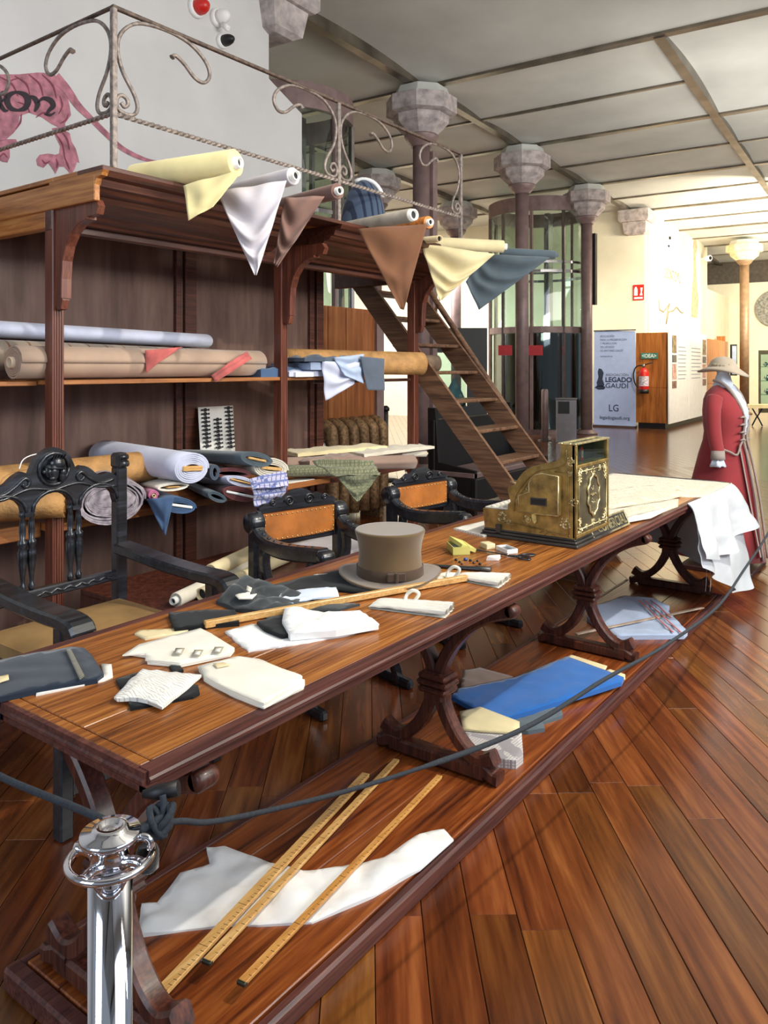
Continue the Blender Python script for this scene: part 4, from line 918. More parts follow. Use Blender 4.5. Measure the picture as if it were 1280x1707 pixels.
# ------------------------------------------------------------------ rolls on the deck and their hanging cloths
def tube_roll(name, end, start, r, mat, label, cat, hollow=None, cmat=None, group=None):
    end, start = V(end), V(start); ax = (start-end); L_ = ax.length; ax.normalize(); sd = ax.cross(V((0,0,1))).normalized(); up = sd.cross(ax)
    q = M4(sd, up, ax, end); t = thing(name, label, cat, (end.x, end.y, end.z-r)); seg = 20
    def rings(lst): return [[q @ V((rr*math.cos(2*PI*k/seg), rr*math.sin(2*PI*k/seg), zz)) for k in range(seg)] for rr, zz in lst]
    hr = hollow or r*.35
    if r > .03:
        lst = [(r, L_), (r, .0), (r*.93, -.004)]; kk = 4
        for i in range(kk):
            ra = r*.9-(r*.9-hr*1.25)*i/kk; lst += [(ra, -.006), (ra-(r*.9-hr*1.25)/kk*.35, .0)]
        lst += [(hr*1.2, 0)]
        part('rolled_cloth', MB().loft(rings(lst), cap=False), mat, t)
        part('cardboard_tube', MB().loft(rings([(hr*1.18, .3), (hr*1.18, -.03), (hr*.85, -.03), (hr*.85, .25)]), cap=False), cmat or paper, t)
        part('bore_shade_disc', MB().loft(rings([(hr*.86, -.014), (.001, -.0135)]), cap=False), ink, t)  # black disc just inside the mouth, paints the shade of a deep hole
    else:
        part('tube_wall', MB().loft(rings([(r, L_), (r, 0), (r*.8, 0), (r*.8, .3)]), cap=False), mat, t); part('bore_shade_disc', MB().loft(rings([(r*.81, .02), (.001, .0205)]), cap=False), ink, t)  # the black disc again stands in for shade inside the tube
    return t
DT = DZ + .022
t = tube_roll('yellow_fabric_roll', PD(392, 272, 3.72), PZ(226, 296, DT+.06) , .066, c_yellow, 'yellow fabric roll jutting from the deck at the near corner', 'fabric roll', .024)
part('hanging_end', drape(PD(306,310,3.70), PD(404,284,3.68), PD(355,345,3.66), PD(314,368,3.66), .03, .012, 1, 3), c_yellow, t)
t = tube_roll('white_fabric_roll', PD(488, 294, 3.9), PZ(380, 322, DT+.05), .045, c_grey, 'white silky fabric roll with long pointed hanging corner on the deck', 'fabric roll', .022)
part('hanging_end', drape(PD(362,322,3.84), PD(478,302,3.86), PD(428,459,3.84), PD(424,459,3.84), .10, .03, 3, 5, 24, 26), c_grey, t)
t = tube_roll('mauve_fabric_roll', PD(562, 319, 4.1), PZ(470, 342, DT+.05), .042, c_mauve, 'mauve brown fabric roll between the white one and the grey tube', 'fabric roll', .018)
part('hanging_end', drape(PD(474,330,4.04), PD(541,328,4.06), PD(462,446,4.05), PD(456,440,4.05), .10, .025, 3, 9, 22, 24), c_mauve, t)
tube_roll('grey_cardboard_tube', PD(685, 359, 4.75), PZ(556, 384, DT+.035), .042, plain('grey_tube', (182,172,156), .6), 'long pale grey cardboard tube resting on the deck by the striped suit', 'tube', .03)
t = tube_roll('brown_fabric_roll', PD(714, 371, 4.85), PZ(640, 384, DT+.03), .040, plain('orange_core', (196,120,52), .5, var=.3, scale=30), 'brown fabric roll with orange end and large hanging brown cloth', 'fabric roll', .018)
part('hanging_end', drape(PD(596,382,4.62), PD(712,374,4.70), PD(673,517,4.64), PD(667,515,4.64), .05, .02, 2, 13, 20, 24), c_brown, t)
tube_roll('small_cream_tube', PD(733, 398, 5.4), PZ(690, 402, DT+.02), .024, paperc, 'small cream tube end just right of the orange roll end', 'tube')
t = tube_roll('beige_fabric_roll', PD(838, 411, 5.8), PD(716, 405, 5.75), .046, c_beige, 'beige fabric roll with swagged cloth hanging over the stair head', 'fabric roll', .02)
part('hanging_end', drape(PD(702,408,5.6), PD(824,424,5.68), PD(737,500,5.6), PD(732,502,5.6), .10, .035, 3, 17, 22, 24), c_beige, t)
t = tube_roll('slate_fabric_roll', PD(924, 425, 6.0), PD(834, 420, 6.0), .034, c_teal, 'slate blue fabric roll farthest out over the stairs, its cloth hanging down', 'fabric roll', .015, c_teal)
part('hanging_end', drape(PD(806,424,5.93), PD(916,430,5.93), PD(798,517,5.9), PD(776,470,5.9), .06, .03, 3, 21, 22, 22), c_teal, t)
# striped suit standing on the deck
c = PZ(612, 372, DT); c = PD(606, 362, 5.3); c = V((c.x, c.y, DT)); f = ray(606, 612); f.z = 0; f.normalize(); sd = f.cross(V((0,0,1)))
su = thing('striped_suit_back', 'dark blue striped suit jacket on a stand on the deck', 'jacket', (c.x, c.y, DT))
rg = []
for z, w_ in ((0,.155),(.1,.155),(.2,.135),(.28,.105),(.34,.06),(.365,.02)):
    rg.append([c + sd*(w_*math.cos(2*PI*k/20)) + f*(.1*w_/.155*math.sin(2*PI*k/20)) + V((0,0,z)) for k in range(20)])
part('jacket_body', MB().loft(rg), c_greystripe, su)
rg = [[c + sd*(-.02+ .125*math.cos(a)) + f*(.04*math.sin(b_)+.07) + V((0,0,.235+.15*math.sin(a))) for b_ in [2*PI*k/8 for k in range(8)]] for a in [PI*j/10 for j in range(0, 9)]]
part('white_collar', MB().tube([c + sd*(.13*math.cos(a)) + f*.04 + V((0,0,.23+.15*math.sin(a))) for a in [.15+PI*.6*j/10 for j in range(11)]], .016, 8), c_white, su)

# ------------------------------------------------------------------ fabrics on the upper shelf
UZ = 1.437
g1 = None
bolt('long_white_bolt', (3.42, 3.98, UZ+.23), (1.2, 4.0, UZ+.27), .08, .05, c_lilac, 'long white cloth roll lying at the back of the upper shelf', turns=3)
bolt('plaid_bolt', (3.66, 3.82, UZ+.09), (1.3, 3.84, UZ+.13), .10, .085, c_tanplaid, 'brown cloth roll with thin dark stripes in the middle of the upper shelf', turns=4, core='tube')
bolt('tan_bolt', (1.93, 3.60, UZ+.085), (3.52, 3.60, UZ+.085), .085, .083, c_tan, 'tan woollen roll with its pale core showing left of the first post', turns=6, core=plain('pale_core', (214,190,160), .6), loose=.05)
sheet('red_patterned_end', [(240,582),(300,578),(270,600),(245,622)], UZ+.0, c_pinkred, 'red patterned patch of lining turned out on the tan roll', 'cloth', world=False) if False else None
single('red_lining_flap', drape(PY(242,584,3.512), PY(305,578,3.52), PY(262,606,3.505), PY(244,622,3.51), .0, .004, 1, 2, 8, 8), c_pinkred, 'red patterned lining flap turned out on the tan roll', 'cloth')
single('red_fringed_end', drape(PY(352,626,3.49), PY(412,586,3.49), PY(420,598,3.44), PY(360,637,3.44), -.01, .008, 2, 4, 12, 8), c_pinkred, 'red and cream frayed cloth end hanging at the tan roll tip', 'cloth')
bolt('brown_paper_roll', (5.02, 3.36, UZ+.085), (3.95, 3.80, UZ+.10), .100, .098, kraft, 'thick brown paper wrapped roll resting across the third post', turns=3, core=None)
bolt('dark_paper_roll', (5.46, 3.50, UZ+.09), (4.3, 3.95, UZ+.09), .078, .078, plain('dark_kraft', (120,100,82), .6, var=.3), 'darker wrapped roll behind the brown paper one', turns=2)
bolt('thin_clear_roll', (4.42, 3.42, UZ+.05), (4.05, 3.7, UZ+.05), .035, .05, c_beige, 'small pale roll end tucked beside the grey trousers', turns=3)
# blue and white clothes at the right end of the upper shelf
def flat(name, pts, z0, mat, label, cat='folded cloth', th=.02, **k): return sheet(name, pts, z0, mat, label, cat, th=th, world=True, **k)
flat('dark_blue_folded_cloth', [(3.45,3.5),(3.98,3.5),(4.0,3.95),(3.5,3.95)], UZ, c_denim, 'dark blue folded garment behind the second post on the upper shelf', th=.045, amp=.02)
flat('white_folded_shirt', [(3.66,3.46),(4.12,3.43),(4.2,3.85),(3.75,3.9)], UZ+.002, c_lilac, 'white folded shirt cloth at the open end of the upper shelf', th=.03, amp=.02, step=.03)
flat('blue_shirt_pile', [(3.82,3.42),(4.30,3.37),(4.36,3.8),(3.9,3.86)], UZ+.045, c_ltblue, 'pale blue garments heaped over the end of the upper shelf', th=.04, amp=.03, step=.03)
flat('slate_trousers', [(3.74,3.40),(4.42,3.34),(4.46,3.6),(3.8,3.72)], UZ+.10, c_slate, 'slate grey trousers laid on top of the blue pile', 'trousers', th=.018, amp=.02, step=.03)
single('white_hanging_cloth', drape(PY(536,602,3.40), PY(604,604,3.34), PY(590,640,3.36), PY(542,668,3.40), .02, .02, 2, 31), c_lilac, 'white cloth corner hanging below the upper shelf end', 'cloth')
single('blue_hanging_cloth', drape(PY(556,596,3.36), PY(606,590,3.33), PY(606,640,3.33), PY(574,626,3.34), .01, .015, 2, 33), c_ltblue, 'pale blue cloth edge hanging over the white one', 'cloth')
single('grey_trouser_leg', drape(PY(600,594,3.31), PY(640,598,3.30), PY(641,651,3.30), PY(612,650,3.31), .0, .01, 1, 35), c_slate, 'slate grey trouser leg hanging straight below the brown roll', 'trousers')
sheetw = flat('white_paper_packet', [(3.70,3.44),(3.86,3.43),(3.87,3.5),(3.71,3.5)], UZ+.0, white_m, 'small white packet on the shelf edge by the second post', 'packet', th=.03, amp=.0)

# ------------------------------------------------------------------ fabrics on the lower shelf
LZ = .75
kp = bolt('kraft_wrapped_roll', (2.72, 3.62, LZ+.20), (1.3, 3.7, LZ+.19), .12, .095, kraft, 'thick roll wrapped in creased brown paper left on the lower shelf', turns=2)
part('white_string', MB().tube(smooth_path([tuple(PY(32,782,3.45)), tuple(PY(40,765,3.47)), tuple(PY(66,756,3.49)), tuple(PY(110,755,3.5))], 4), .003, 5), white_m, kp)
bolt('crumpled_kraft_pack', (2.13, 3.50, LZ+.11), (1.6, 3.85, LZ+.10), .19, .10, kraft, 'bulging brown paper wrapper around the grey spiral roll', turns=2)
bolt('grey_spiral_roll', PD(186, 836, 3.80), (2.55, 3.98, LZ+.12), .165, .115, plain('grey_layers', (150,140,146), .85, var=.25, scale=30), 'large grey roll showing wavy spiral layers at its end', turns=9, loose=.12, seed=5)
bolt('white_flat_bolt', PD(320, 781, 4.12), PY(176,757,4.06), .115, .085, c_lilac, 'large white cloth bolt wound on a board, top of the lower pile', core='board', turns=6, tilt=-.08)
bolt('steel_blue_bolt', PD(428, 766, 4.3), PY(312,760,4.08), .10, .042, c_teal, 'steel blue bolt on a wooden board below the pattern sheet', core='board', turns=4, tilt=-.25)
bolt('cream_woollen_bolt', PD(452, 781, 4.35), PY(395,772,4.08), .10, .062, c_offw, 'cream woollen bolt on a board beside the second post', core='board', turns=4, tilt=-.15)
bolt('denim_blue_bolt', PD(298, 843, 4.02), PY(236,822,4.0), .095, .045, c_denim, 'denim blue bolt with white board core, lowest under the white bolt', core='white', turns=4, tilt=-.22, corew=.75)
bolt('pale_thin_bolt', PD(289, 812, 4.08), PY(220,797,4.0), .085, .025, c_cream, 'thin cream bolt wrapped in paper under the white bolt', core='board', turns=2, corew=.4)
bolt('pink_thin_roll', PD(256, 826, 3.98), PY(232,812,3.9), .028, .028, c_pink, 'small pink roll beside the grey spiral roll', core='tube', turns=2)
bolt('white_striped_bolt', PD(402, 803, 4.2), PY(330,800,4.0), .085, .030, c_lilac, 'thin white bolt below the maroon cloth stack', core='board', turns=3, tilt=-.3, corew=.75)
bolt('maroon_bolt', PD(400, 824, 4.18), PY(350,815,4.0), .095, .042, c_maroon, 'maroon bolt with pale board core lowest in the middle', core='white', turns=4, tilt=-.25, corew=.8)
bolt('green_check_bolt', PD(362, 829, 4.12), PY(310,806,4.0), .055, .028, c_teal, 'green and grey folded bolt end beside the maroon one', turns=3, tilt=-.45)
bolt('dark_maroon_bolt', PD(388, 790, 4.3), PY(350,785,4.05), .10, .035, c_maroon, 'dark maroon folded cloth under the steel blue bolt', turns=3, tilt=-.1)
bolt('grey_ribbed_bolt', PD(358, 788, 4.25), PY(330,780,4.05), .03, .045, c_slate, 'small grey ribbed roll end right of the white bolt', turns=3)
single('blue_check_cloth', drape(PD(420,805,4.1), PD(480,800,4.25), PD(470,838,4.22), PD(424,845,4.1), .0, .02, 2, 41), c_plaid, 'blue checked cloth hanging from the lower shelf by the post', 'cloth')
single('blue_check_heap', drape(PD(416,800,4.14), PD(478,790,4.3), PD(481,812,4.2), PD(420,816,4.06), .0, .018, 3, 43), c_plaid, 'crumpled blue and pink checked cloth under the cream bolt', 'cloth')
single('denim_hanging_cloth', drape(PD(244,832,3.98), PD(290,828,3.99), PD(276,893,3.95), PD(268,880,3.97), .0, .012, 1, 45), c_denim, 'denim blue cloth corner hanging below its bolt', 'cloth')
# buttoned pattern sheet leaning on the back panel
ps = thing('pattern_sheet', 'white sheet with three columns of black bow shapes on the lower shelf', 'sheet', tuple(PY(362,748,4.02)))
a, b, c_, d = PY(330,679,4.09), PY(388,676,4.09), PY(392,752,4.0), PY(334,752,4.0)
part('sheet', drape(a, b, c_, d, 0, .003, 1, 3, 8, 8), paper, ps)
ex_ = (b-a).normalized(); ey = (a-d).normalized(); en = ex_.cross(ey)
if en.dot(EYE-a) < 0: en = -en
W_, H_ = (b-a).length, (a-d).length; mbk = MB()
for col, (u, v0) in enumerate(((.17, .02), (.50, .26), (.84, .0))):
    k = 0; v = v0+.06
    while v < .98:
        o = a + ex_*W_*u - ey*H_*v + en*.011; q = M4(ex_, ey, en, o)
        dot = MB(); dot.lathe([(.0135,0),(.0135,.0015)], m=q, seg=10); mbk.add(dot.v, dot.f)
        for s_ in (-1, 1): mbk.prism([(s_*.010,-.0035),(s_*.026,-.004),(s_*.026,.004),(s_*.010,.0035)] , .0014, q); mbk.prism([(s_*.022,-.006),(s_*.036,-.006),(s_*.033,.0),(s_*.036,.006),(s_*.022,.006)], .0014, q)
        v += .092
part('printed_bow', mbk, ink, ps, kind='stuff')
# rolls and tweeds lying across the open right bay
flat('mushroom_wool_roll', [(3.9,3.50),(4.9,3.42),(4.95,3.62),(3.95,3.75)], LZ+.06, c_mush, 'mushroom brown cloth folded under the yellow one in the right bay', th=.05, amp=.03, step=.04)
bolt('mushroom_roll', (4.72, 3.22, LZ+.06), (3.8, 3.75, LZ+.09), .06, .05, c_mush, 'mushroom coloured roll with ragged end near the third post', turns=4, loose=.2)
bolt('green_tweed_roll', (4.2, 3.30, LZ+.045), (3.7, 3.62, LZ+.07), .05, .042, c_green, 'long green tweed roll in front of the mushroom roll', turns=3)
bolt('cream_tube_roll', (5.08, 3.36, LZ+.08), (4.5, 3.6, LZ+.10), .03, .03, c_offw, 'cream roll end pointing past the third post', core='tube', turns=2)
flat('yellow_linen_cloth', [(4.0,3.7),(4.8,3.52),(4.86,3.72),(4.1,3.98)], LZ+.13, c_beige, 'straw yellow cloth on top of the right bay pile', th=.02, amp=.015, step=.04)
flat('cream_patterned_cloth', [(4.36,3.40),(5.15,3.32),(5.2,3.5),(4.5,3.66)], LZ+.115, c_offw, 'cream patterned cloth reaching past the third post', th=.015, amp=.02, step=.04)
single('green_tweed_cloth', drape(PD(560,792,4.35), PD(634,788,4.45), PD(598,836,4.35), PD(594,837,4.35), .02, .02, 2, 51), c_green, 'green tweed cloth corner hanging in front of the radiator', 'cloth')
single('grey_tweed_fold', drape(PD(520,770,4.4), PD(622,770,4.5), PD(634,793,4.42), PD(560,795,4.32), .0, .02, 2, 53), c_green, 'green tweed fold spread over the shelf end', 'cloth')
flat('white_pattern_paper', [(3.66,3.5),(3.94,3.49),(3.96,3.6),(3.7,3.62)], LZ, paper, 'sheet of white paper on the lower shelf by the second post', 'paper', th=.002, amp=.0)

# ================================================================== chairs
XZ = M4(V((1,0,0)), V((0,0,1)), V((0,1,0)), V((0,0,0)))      # local drawing plane x,z ; thickness y
YZ = M4(V((0,1,0)), V((0,0,1)), V((1,0,0)), V((0,0,0)))
def T3(x, y, z): return Matrix.Translation((x, y, z))
def L(name, mb, mat, parent, **k): return part(name, mb, mat, parent, world=False, **k)
hi = thing('carved_armchair', 'black carved high-backed armchair with spindles nearest the camera', 'chair', (1.71, 2.55, 0))
hw = .31; yb = .35
for s in (-1, 1):
    mb = MB(); mb.bbox((s*hw-.026, yb-.024, 0), (s*hw+.026, yb+.024, 1.075), .006)
    pb_ = L('back_post', mb, W_black, hi)
    mb = MB(); mb.bbox((s*hw-.03, yb-.03, 1.07), (s*hw+.03, yb+.03, 1.135), .012); L('finial', mb, W_black, pb_)
    mb = MB(); mb.tube([(s*hw-.02, yb-.03, 1.09), (s*hw+.02, yb-.03, 1.09)], .014, 8).tube([(s*hw-.02, yb-.03, 1.118), (s*hw+.02, yb-.03, 1.118)], .011, 8); L('finial_carving', mb, W_black, pb_, kind='stuff')
    fp = MB(); fp.bbox((s*hw-.024, -.27, 0), (s*hw+.024, -.22, .68), .006); L('leg', fp, W_black, hi)
    pts = smooth_path([(yb-.02, .735), (.2, .725), (.02, .708), (-.16, .70), (-.27, .70), (-.325, .69), (-.345, .665)], 4)
    mb = MB(); mb.stroke([(p.x, p.y) for p in pts], [.021]*(len(pts)-6)+[.023,.025,.026,.027,.027,.025], .088, YZ @ T3(0,0,s*hw)); arm = L('armrest', mb, W_black, hi)
    mb = MB(); mb.lathe([(.004,-.037),(.026,-.037),(.03,-.028),(.03,.028),(.026,.037),(.004,.037)], m=YZ @ T3(-.33,.672,s*hw), seg=14); L('scroll_end', mb, W_black, arm)
    mb = MB(); mb.bbox((s*hw-.02, -.22, .30), (s*hw+.02, yb-.024, .345), .004); L('side_rail', mb, W_black, hi)
# crest with three arches
top = smooth_path([(-.29,1.035),(-.25,1.06),(-.20,1.055),(-.16,1.085),(-.125,1.10),(-.10,1.085),(-.085,1.115),(-.06,1.155),(0,1.185),(.06,1.155),(.085,1.115),(.10,1.085),(.125,1.10),(.16,1.085),(.20,1.055),(.25,1.06),(.29,1.035)], 3)
bot = []
for cx in (.2, 0, -.2):
    for k in range(0, 9):
        a = PI*k/8; bot.append((cx+.078*math.cos(a), .945+.062*math.sin(a)))
    bot.append((cx-.085, .925)); 
    if cx > -.2: bot.append((cx-.115, .925))
poly = [(p.x, p.y) for p in top] + [(.29,.925),(.285,.925)] + bot[:-1] + [(-.29,.925)]
mb = MB(); ver = None
ver, ed, fa, *_ = delaunay_2d_cdt([V(p) for p in poly], [(i, (i+1) % len(poly)) for i in range(len(poly))], [list(range(len(poly)))], 1, 1e-6)
nn = len(ver); m = XZ @ T3(0,0,yb-.018)
mb.add([m @ V((v.x, v.y, 0)) for v in ver] + [m @ V((v.x, v.y, .034)) for v in ver], [tuple(f) for f in fa] + [tuple(i+nn for i in reversed(f)) for f in fa] + [(i, (i+1) % len(poly), nn+(i+1) % len(poly), nn+i) for i in range(len(poly))])
cr = L('crest_rail', mb, W_black, hi)
for cx in (-.2, 0, .2):
    mb = MB(); mb.tube([(cx+.088*math.cos(PI*k/10), yb-.02, .945+.072*math.sin(PI*k/10)) for k in range(11)], .007, 6); L('arch_moulding', mb, W_black, cr)
for s in (-1, 1):
    sp = smooth_path([(s*.27,1.03),(s*.21,1.02),(s*.16,1.045),(s*.12,1.075),(s*.10,1.06),(s*.115,1.04),(s*.13,1.055)], 4)
    mb = MB(); mb.tube([(p.x, yb-.02, p.y) for p in sp], .007, 6); L('scroll_carving', mb, W_black, cr)
    sp = smooth_path([(s*.28,1.0),(s*.2,1.005),(s*.12,1.03),(s*.07,1.03),(0,1.015)], 4)
    mb = MB(); mb.tube([(p.x, yb-.02, p.y) for p in sp], .006, 6); L('ribbon_carving', mb, W_black, cr)
mb = MB(); mb.tube([(.062*math.cos(2*PI*k/20), yb-.02, 1.10+.062*math.sin(2*PI*k/20)) for k in range(21)], .008, 6); L('medallion_ring', mb, W_black, cr)
hd = MB(); hd.blob((.008, yb-.022, 1.120), .036, .030, .032, 12, 8); hd.blob((-.012, yb-.036, 1.088), .022, .018, .034, 10, 7); hd.blob((-.034, yb-.046, 1.092), .008, .008, .014, 6, 5); hd.blob((-.020, yb-.044, 1.066), .014, .010, .009, 6, 5); hd.tube([(-.04, yb-.05, 1.110), (-.01, yb-.056, 1.106), (.03, yb-.045, 1.10)], .0045, 6); hd.blob((.03, yb-.03, 1.07), .018, .012, .026, 8, 5); hd.blob((-.032, yb-.035, 1.095), .018, .014, .026, 8, 6); hd.blob((-.05, yb-.035, 1.093), .009, .008, .009, 6, 4); hd.blob((.03, yb-.03, 1.085), .016, .014, .02, 8, 5)
face = L('carved_helmeted_head', hd, W_black, cr, kind='stuff')
for k in range(5):
    mb = MB(); a0 = -.02+.012*k; mb.tube([(a0+.0*t, yb-.03-.028*math.sin(PI*t/6), 1.115+.045*math.sin(PI*(t+1)/8)) for t in range(7)], .003, 5); L('helmet_rib', mb, W_black, cr)
prof = [(.008,.64),(.013,.648),(.013,.66),(.008,.668),(.010,.70),(.017,.75),(.0185,.79),(.012,.808),(.018,.816),(.018,.83),(.010,.838),(.013,.87),(.011,.90),(.008,.92),(.013,.93),(.013,.945)]
for cx in (-.118, -.082, .082, .118):
    mb = MB(); mb.lathe(prof, (cx, yb, 0), 12); L('spindle', mb, W_black, hi)
mb = MB(); mb.bbox((-hw+.02, yb-.018, .60), (hw-.02, yb+.018, .64), .005)
br = L('back_rail', mb, W_black, hi)
mb = MB(); mb.tube([(x/20*.27, yb-.019+.003*math.sin(x*2.2), .62+.006*math.sin(x*1.6)) for x in range(-20, 21)], .006, 6); L('rail_carving', mb, W_black, br)
mb = MB(); mb.bbox((-hw-.01, -.28, .43), (hw+.01, yb-.03, .475), .006); L('seat_frame', mb, W_black, hi)
def seatfn(u, v): return V((-hw+.02+(2*hw-.04)*u, -.27+.59*v,   .522+.04*(math.sin(PI*u)*math.sin(PI*v))**.5))
mb = MB(); mb.grid(seatfn, 12, 12); k_ = len(mb.v); mb.box((-hw+.02,-.27,.47),(hw-.02,.32,.524)); L('seat', mb, seat_m, hi)
mb = MB(); mb.bbox((-hw, -.25, .12), (hw, -.22, .20), .005); L('front_stretcher', mb, W_black, hi)
mb = MB(); mb.blob((0,-.26,.16), .05, .02, .05, 10, 6); L('stretcher_carving', mb, W_black, hi)

sv = thing('folding_armchair', 'low black carved armchair with tan leather back, directly behind the top hat', 'chair', (2.88-.058, 2.63-.24, 0), math.radians(-12.5), 'low black armchairs with tan leather backs')
hw = .25
for s in (-1, 1):
    pts = smooth_path([(.27,.742),(.235,.70),(.16,.672),(.05,.666),(-.08,.676),(-.19,.69),(-.27,.70)], 4); n = len(pts)
    mb = MB(); mb.stroke([(p.x,p.y) for p in pts], [.024+.006*math.sin(PI*i/n)+.008*(i/n) for i in range(n)], .062, YZ @ T3(0,0,s*hw)); arm = L('armrest', mb, W_black, sv)
    mb = MB(); mb.lathe([(.005,-.035),(.045,-.035),(.05,-.027),(.05,.027),(.045,.035),(.005,.035)], m=YZ @ T3(.285,.758,s*hw), seg=18); L('scroll', mb, W_black, arm)
    mb = MB(); mb.lathe([(.005,-.034),(.026,-.034),(.03,-.026),(.03,.026),(.026,.034),(.005,.034)], m=YZ @ T3(-.28,.695,s*hw), seg=14); L('hand_knob', mb, W_black, arm)
    pts2 = [(p.x, p.y) for p in pts[2:-2]]
    mb = MB()
    for p, q in zip(pts2[::2], pts2[1::2]): mb.blob((s*hw, p[0], p[1]+.032), .012, .01, .006, 6, 4)
    L('bead_carving', mb, W_black, arm, kind='stuff')
    mb = MB(); mb.bbox((s*hw-.025, .24, .46), (s*hw+.025, .31, .76), .012); L('back_upright', mb, W_black, sv)
    for y in (.2, -.17):
        pts = smooth_path([(s*.25,.67),(s*.258,.58),(s*.225,.47),(s*.15,.385),(s*.05,.335),(-s*.05,.285),(-s*.15,.20),(-s*.22,.10),(-s*.25,.0)], 4)
        mb = MB(); mb.stroke([(p.x,p.y) for p in pts], .022, .04, XZ @ T3(0,0,y+.021*s)); L('leg', mb, W_black, sv)
    mb = MB(); mb.bbox((s*hw-.02,-.28,.0),(s*hw+.02,.3,.045),.01); L('foot', mb, W_black, sv)
mb = MB(); mb.bbox((-hw+.01,-.20,.40),(hw-.01,.235,.428),.008); L('seat', mb, W_stair, sv)
mb = MB(); mb.bbox((-hw+.03,.272,.635),(hw-.03,.298,.665),.005); L('lower_back_rail', mb, W_black, sv)
mb = MB(); mb.bbox((-hw+.03,.272,.795),(hw-.03,.298,.825),.005); ub = L('upper_back_rail', mb, W_black, sv)
for s in (-1, 1):
    mb = MB(); mb.bbox((s*.228-.012,.27,.64),(s*.228+.012,.298,.81),.004); L('back_frame_side', mb, W_black, sv)
def lf(u, v): return V((-.212+.424*u, .262-.016*math.sin(PI*u), .665+.13*v))
mb = MB(); mb.grid(lf, 12, 6); a_ = len(mb.v); mb.box((-.212,.266,.665),(.212,.285,.795)); lb = L('leather_panel', mb, leather, sv)
st_ = MB()
for k in range(15):
    x = -.2+.4*k/14
    for z in (.672,.788): st_.blob((x, .26-.016*math.sin(PI*(x+.212)/.424), z), .0038, .003, .0038, 6, 4)
for k in range(4):
    for x in (-.204, .204): st_.blob((x,.26,.69+.026*k), .0038,.003,.0038,6,4)
L('nail_heads', st_, brass_hi, lb, kind='stuff')
cp = smooth_path([(-.23,.825),(-.2,.84),(-.16,.845),(-.12,.868),(-.09,.862),(-.05,.888),(0,.897),(.05,.888),(.09,.862),(.12,.868),(.16,.845),(.2,.84),(.23,.825)], 3)
mb = MB(); mb.prism([(p.x,p.y) for p in cp][::-1] + [(-.23,.815),(.23,.815)][::1], .024, XZ @ T3(0,0,.272)); cst = L('crest', mb, W_black, sv)
for cx, r in ((-.155,.018),(-.06,.03),(.06,.03),(.155,.018)):
    mb = MB(); mb.tube([(cx+r*(1-k/22)*math.cos(k*.55)*(1 if cx>0 else -1), .270, .842+r*.9*(1-k/22)*math.sin(k*.55)) for k in range(20)], .0045, 6); L('scroll_carving', mb, W_black, cst)
def dup(root, loc, rz, label):
    r = root.copy(); COL.objects.link(r); r.location = loc; r.rotation_euler = (0,0,rz); r['label'] = label
    for ch in list(root.children):
        c = ch.copy(); COL.objects.link(c); c.parent = r
        for g in ch.children: d = g.copy(); COL.objects.link(d); d.parent = c
    return r
bpy.context.view_layer.update()
dup(sv, (3.94-.05, 2.60-.24, 0), math.radians(-10), 'low black carved armchair with tan leather back by the foot of the stairs')

# ================================================================== things on the counter
Z = TZ
def on(name, pts, mat, label, cat='cloth', th=.003, z0=Z, **k): return sheet(name, pts, z0, mat, label, cat, th=th, z=z0+th, **k)
on('navy_folded_cloth', [(-30,1108),(0,1100),(60,1088),(118,1078),(140,1080),(153,1092),(173,1124),(162,1132),(60,1150),(0,1163),(-40,1170)], c_navy, 'navy folded cloth with woven ribbon at the near left table corner', th=.011, amp=.003, step=.022)
single('navy_hanging_end', drape((.905,1.98,.755), (.905,1.74,.755), (.893,1.76,.36), (.893,1.98,.34), .0, .008, 1, 61), c_navy, 'navy cloth end hanging down over the near table end', 'cloth')
on('woven_ribbon', [(110,1083),(118,1081),(141,1126),(133,1133)], cloth('ribbon_black', (40,38,34), (190,184,160), stripe=(1, 260, .3)), 'black and white woven ribbon lying on the navy cloth', 'ribbon', th=.0015, z0=Z+.0175, amp=0, step=.012)
on('white_card_strip', [(62,1150),(60,1158),(172,1134),(188,1127),(186,1107),(168,1106),(172,1122),(160,1131)], paper, 'white card strip under the navy cloth', 'card', th=.004, amp=0)
on('cream_tag', [(-6,1128),(14,1124),(15,1132),(-4,1138)], paperc, 'small cream tag on the navy cloth at the left edge', 'tag', th=.002, z0=Z+.0175, amp=0, step=.01)
on('black_swatch', [(193,1132),(238,1118),(250,1126),(330,1142),(333,1155),(322,1161),(218,1181),(214,1170),(240,1165),(200,1145)], c_black, 'black cloth swatch under the ribbed white cuff', th=.006, amp=.002)
on('black_corner_scrap', [(282,1110),(296,1104),(306,1117),(290,1122)], c_black, 'tiny black scrap behind the ribbed white cuff', th=.006, amp=.002, step=.01)
on('ribbed_white_cuff', [(190,1162),(214,1137),(238,1117),(262,1119),(336,1126),(320,1140),(270,1180),(244,1170),(218,1166),(196,1167)], c_pin, 'white finely ribbed cuff with frayed edge at the near end of the table', 'cuff', th=.004, z0=Z+.008, amp=.010, step=.015, freq=14, jag=.0015, dirn=.6)
on('cream_card', [(224,1056),(232,1050),(300,1047),(328,1044),(300,1056),(242,1065)], paperc, 'cream card beneath the white cloth with three patches', 'card', th=.004, amp=.001)
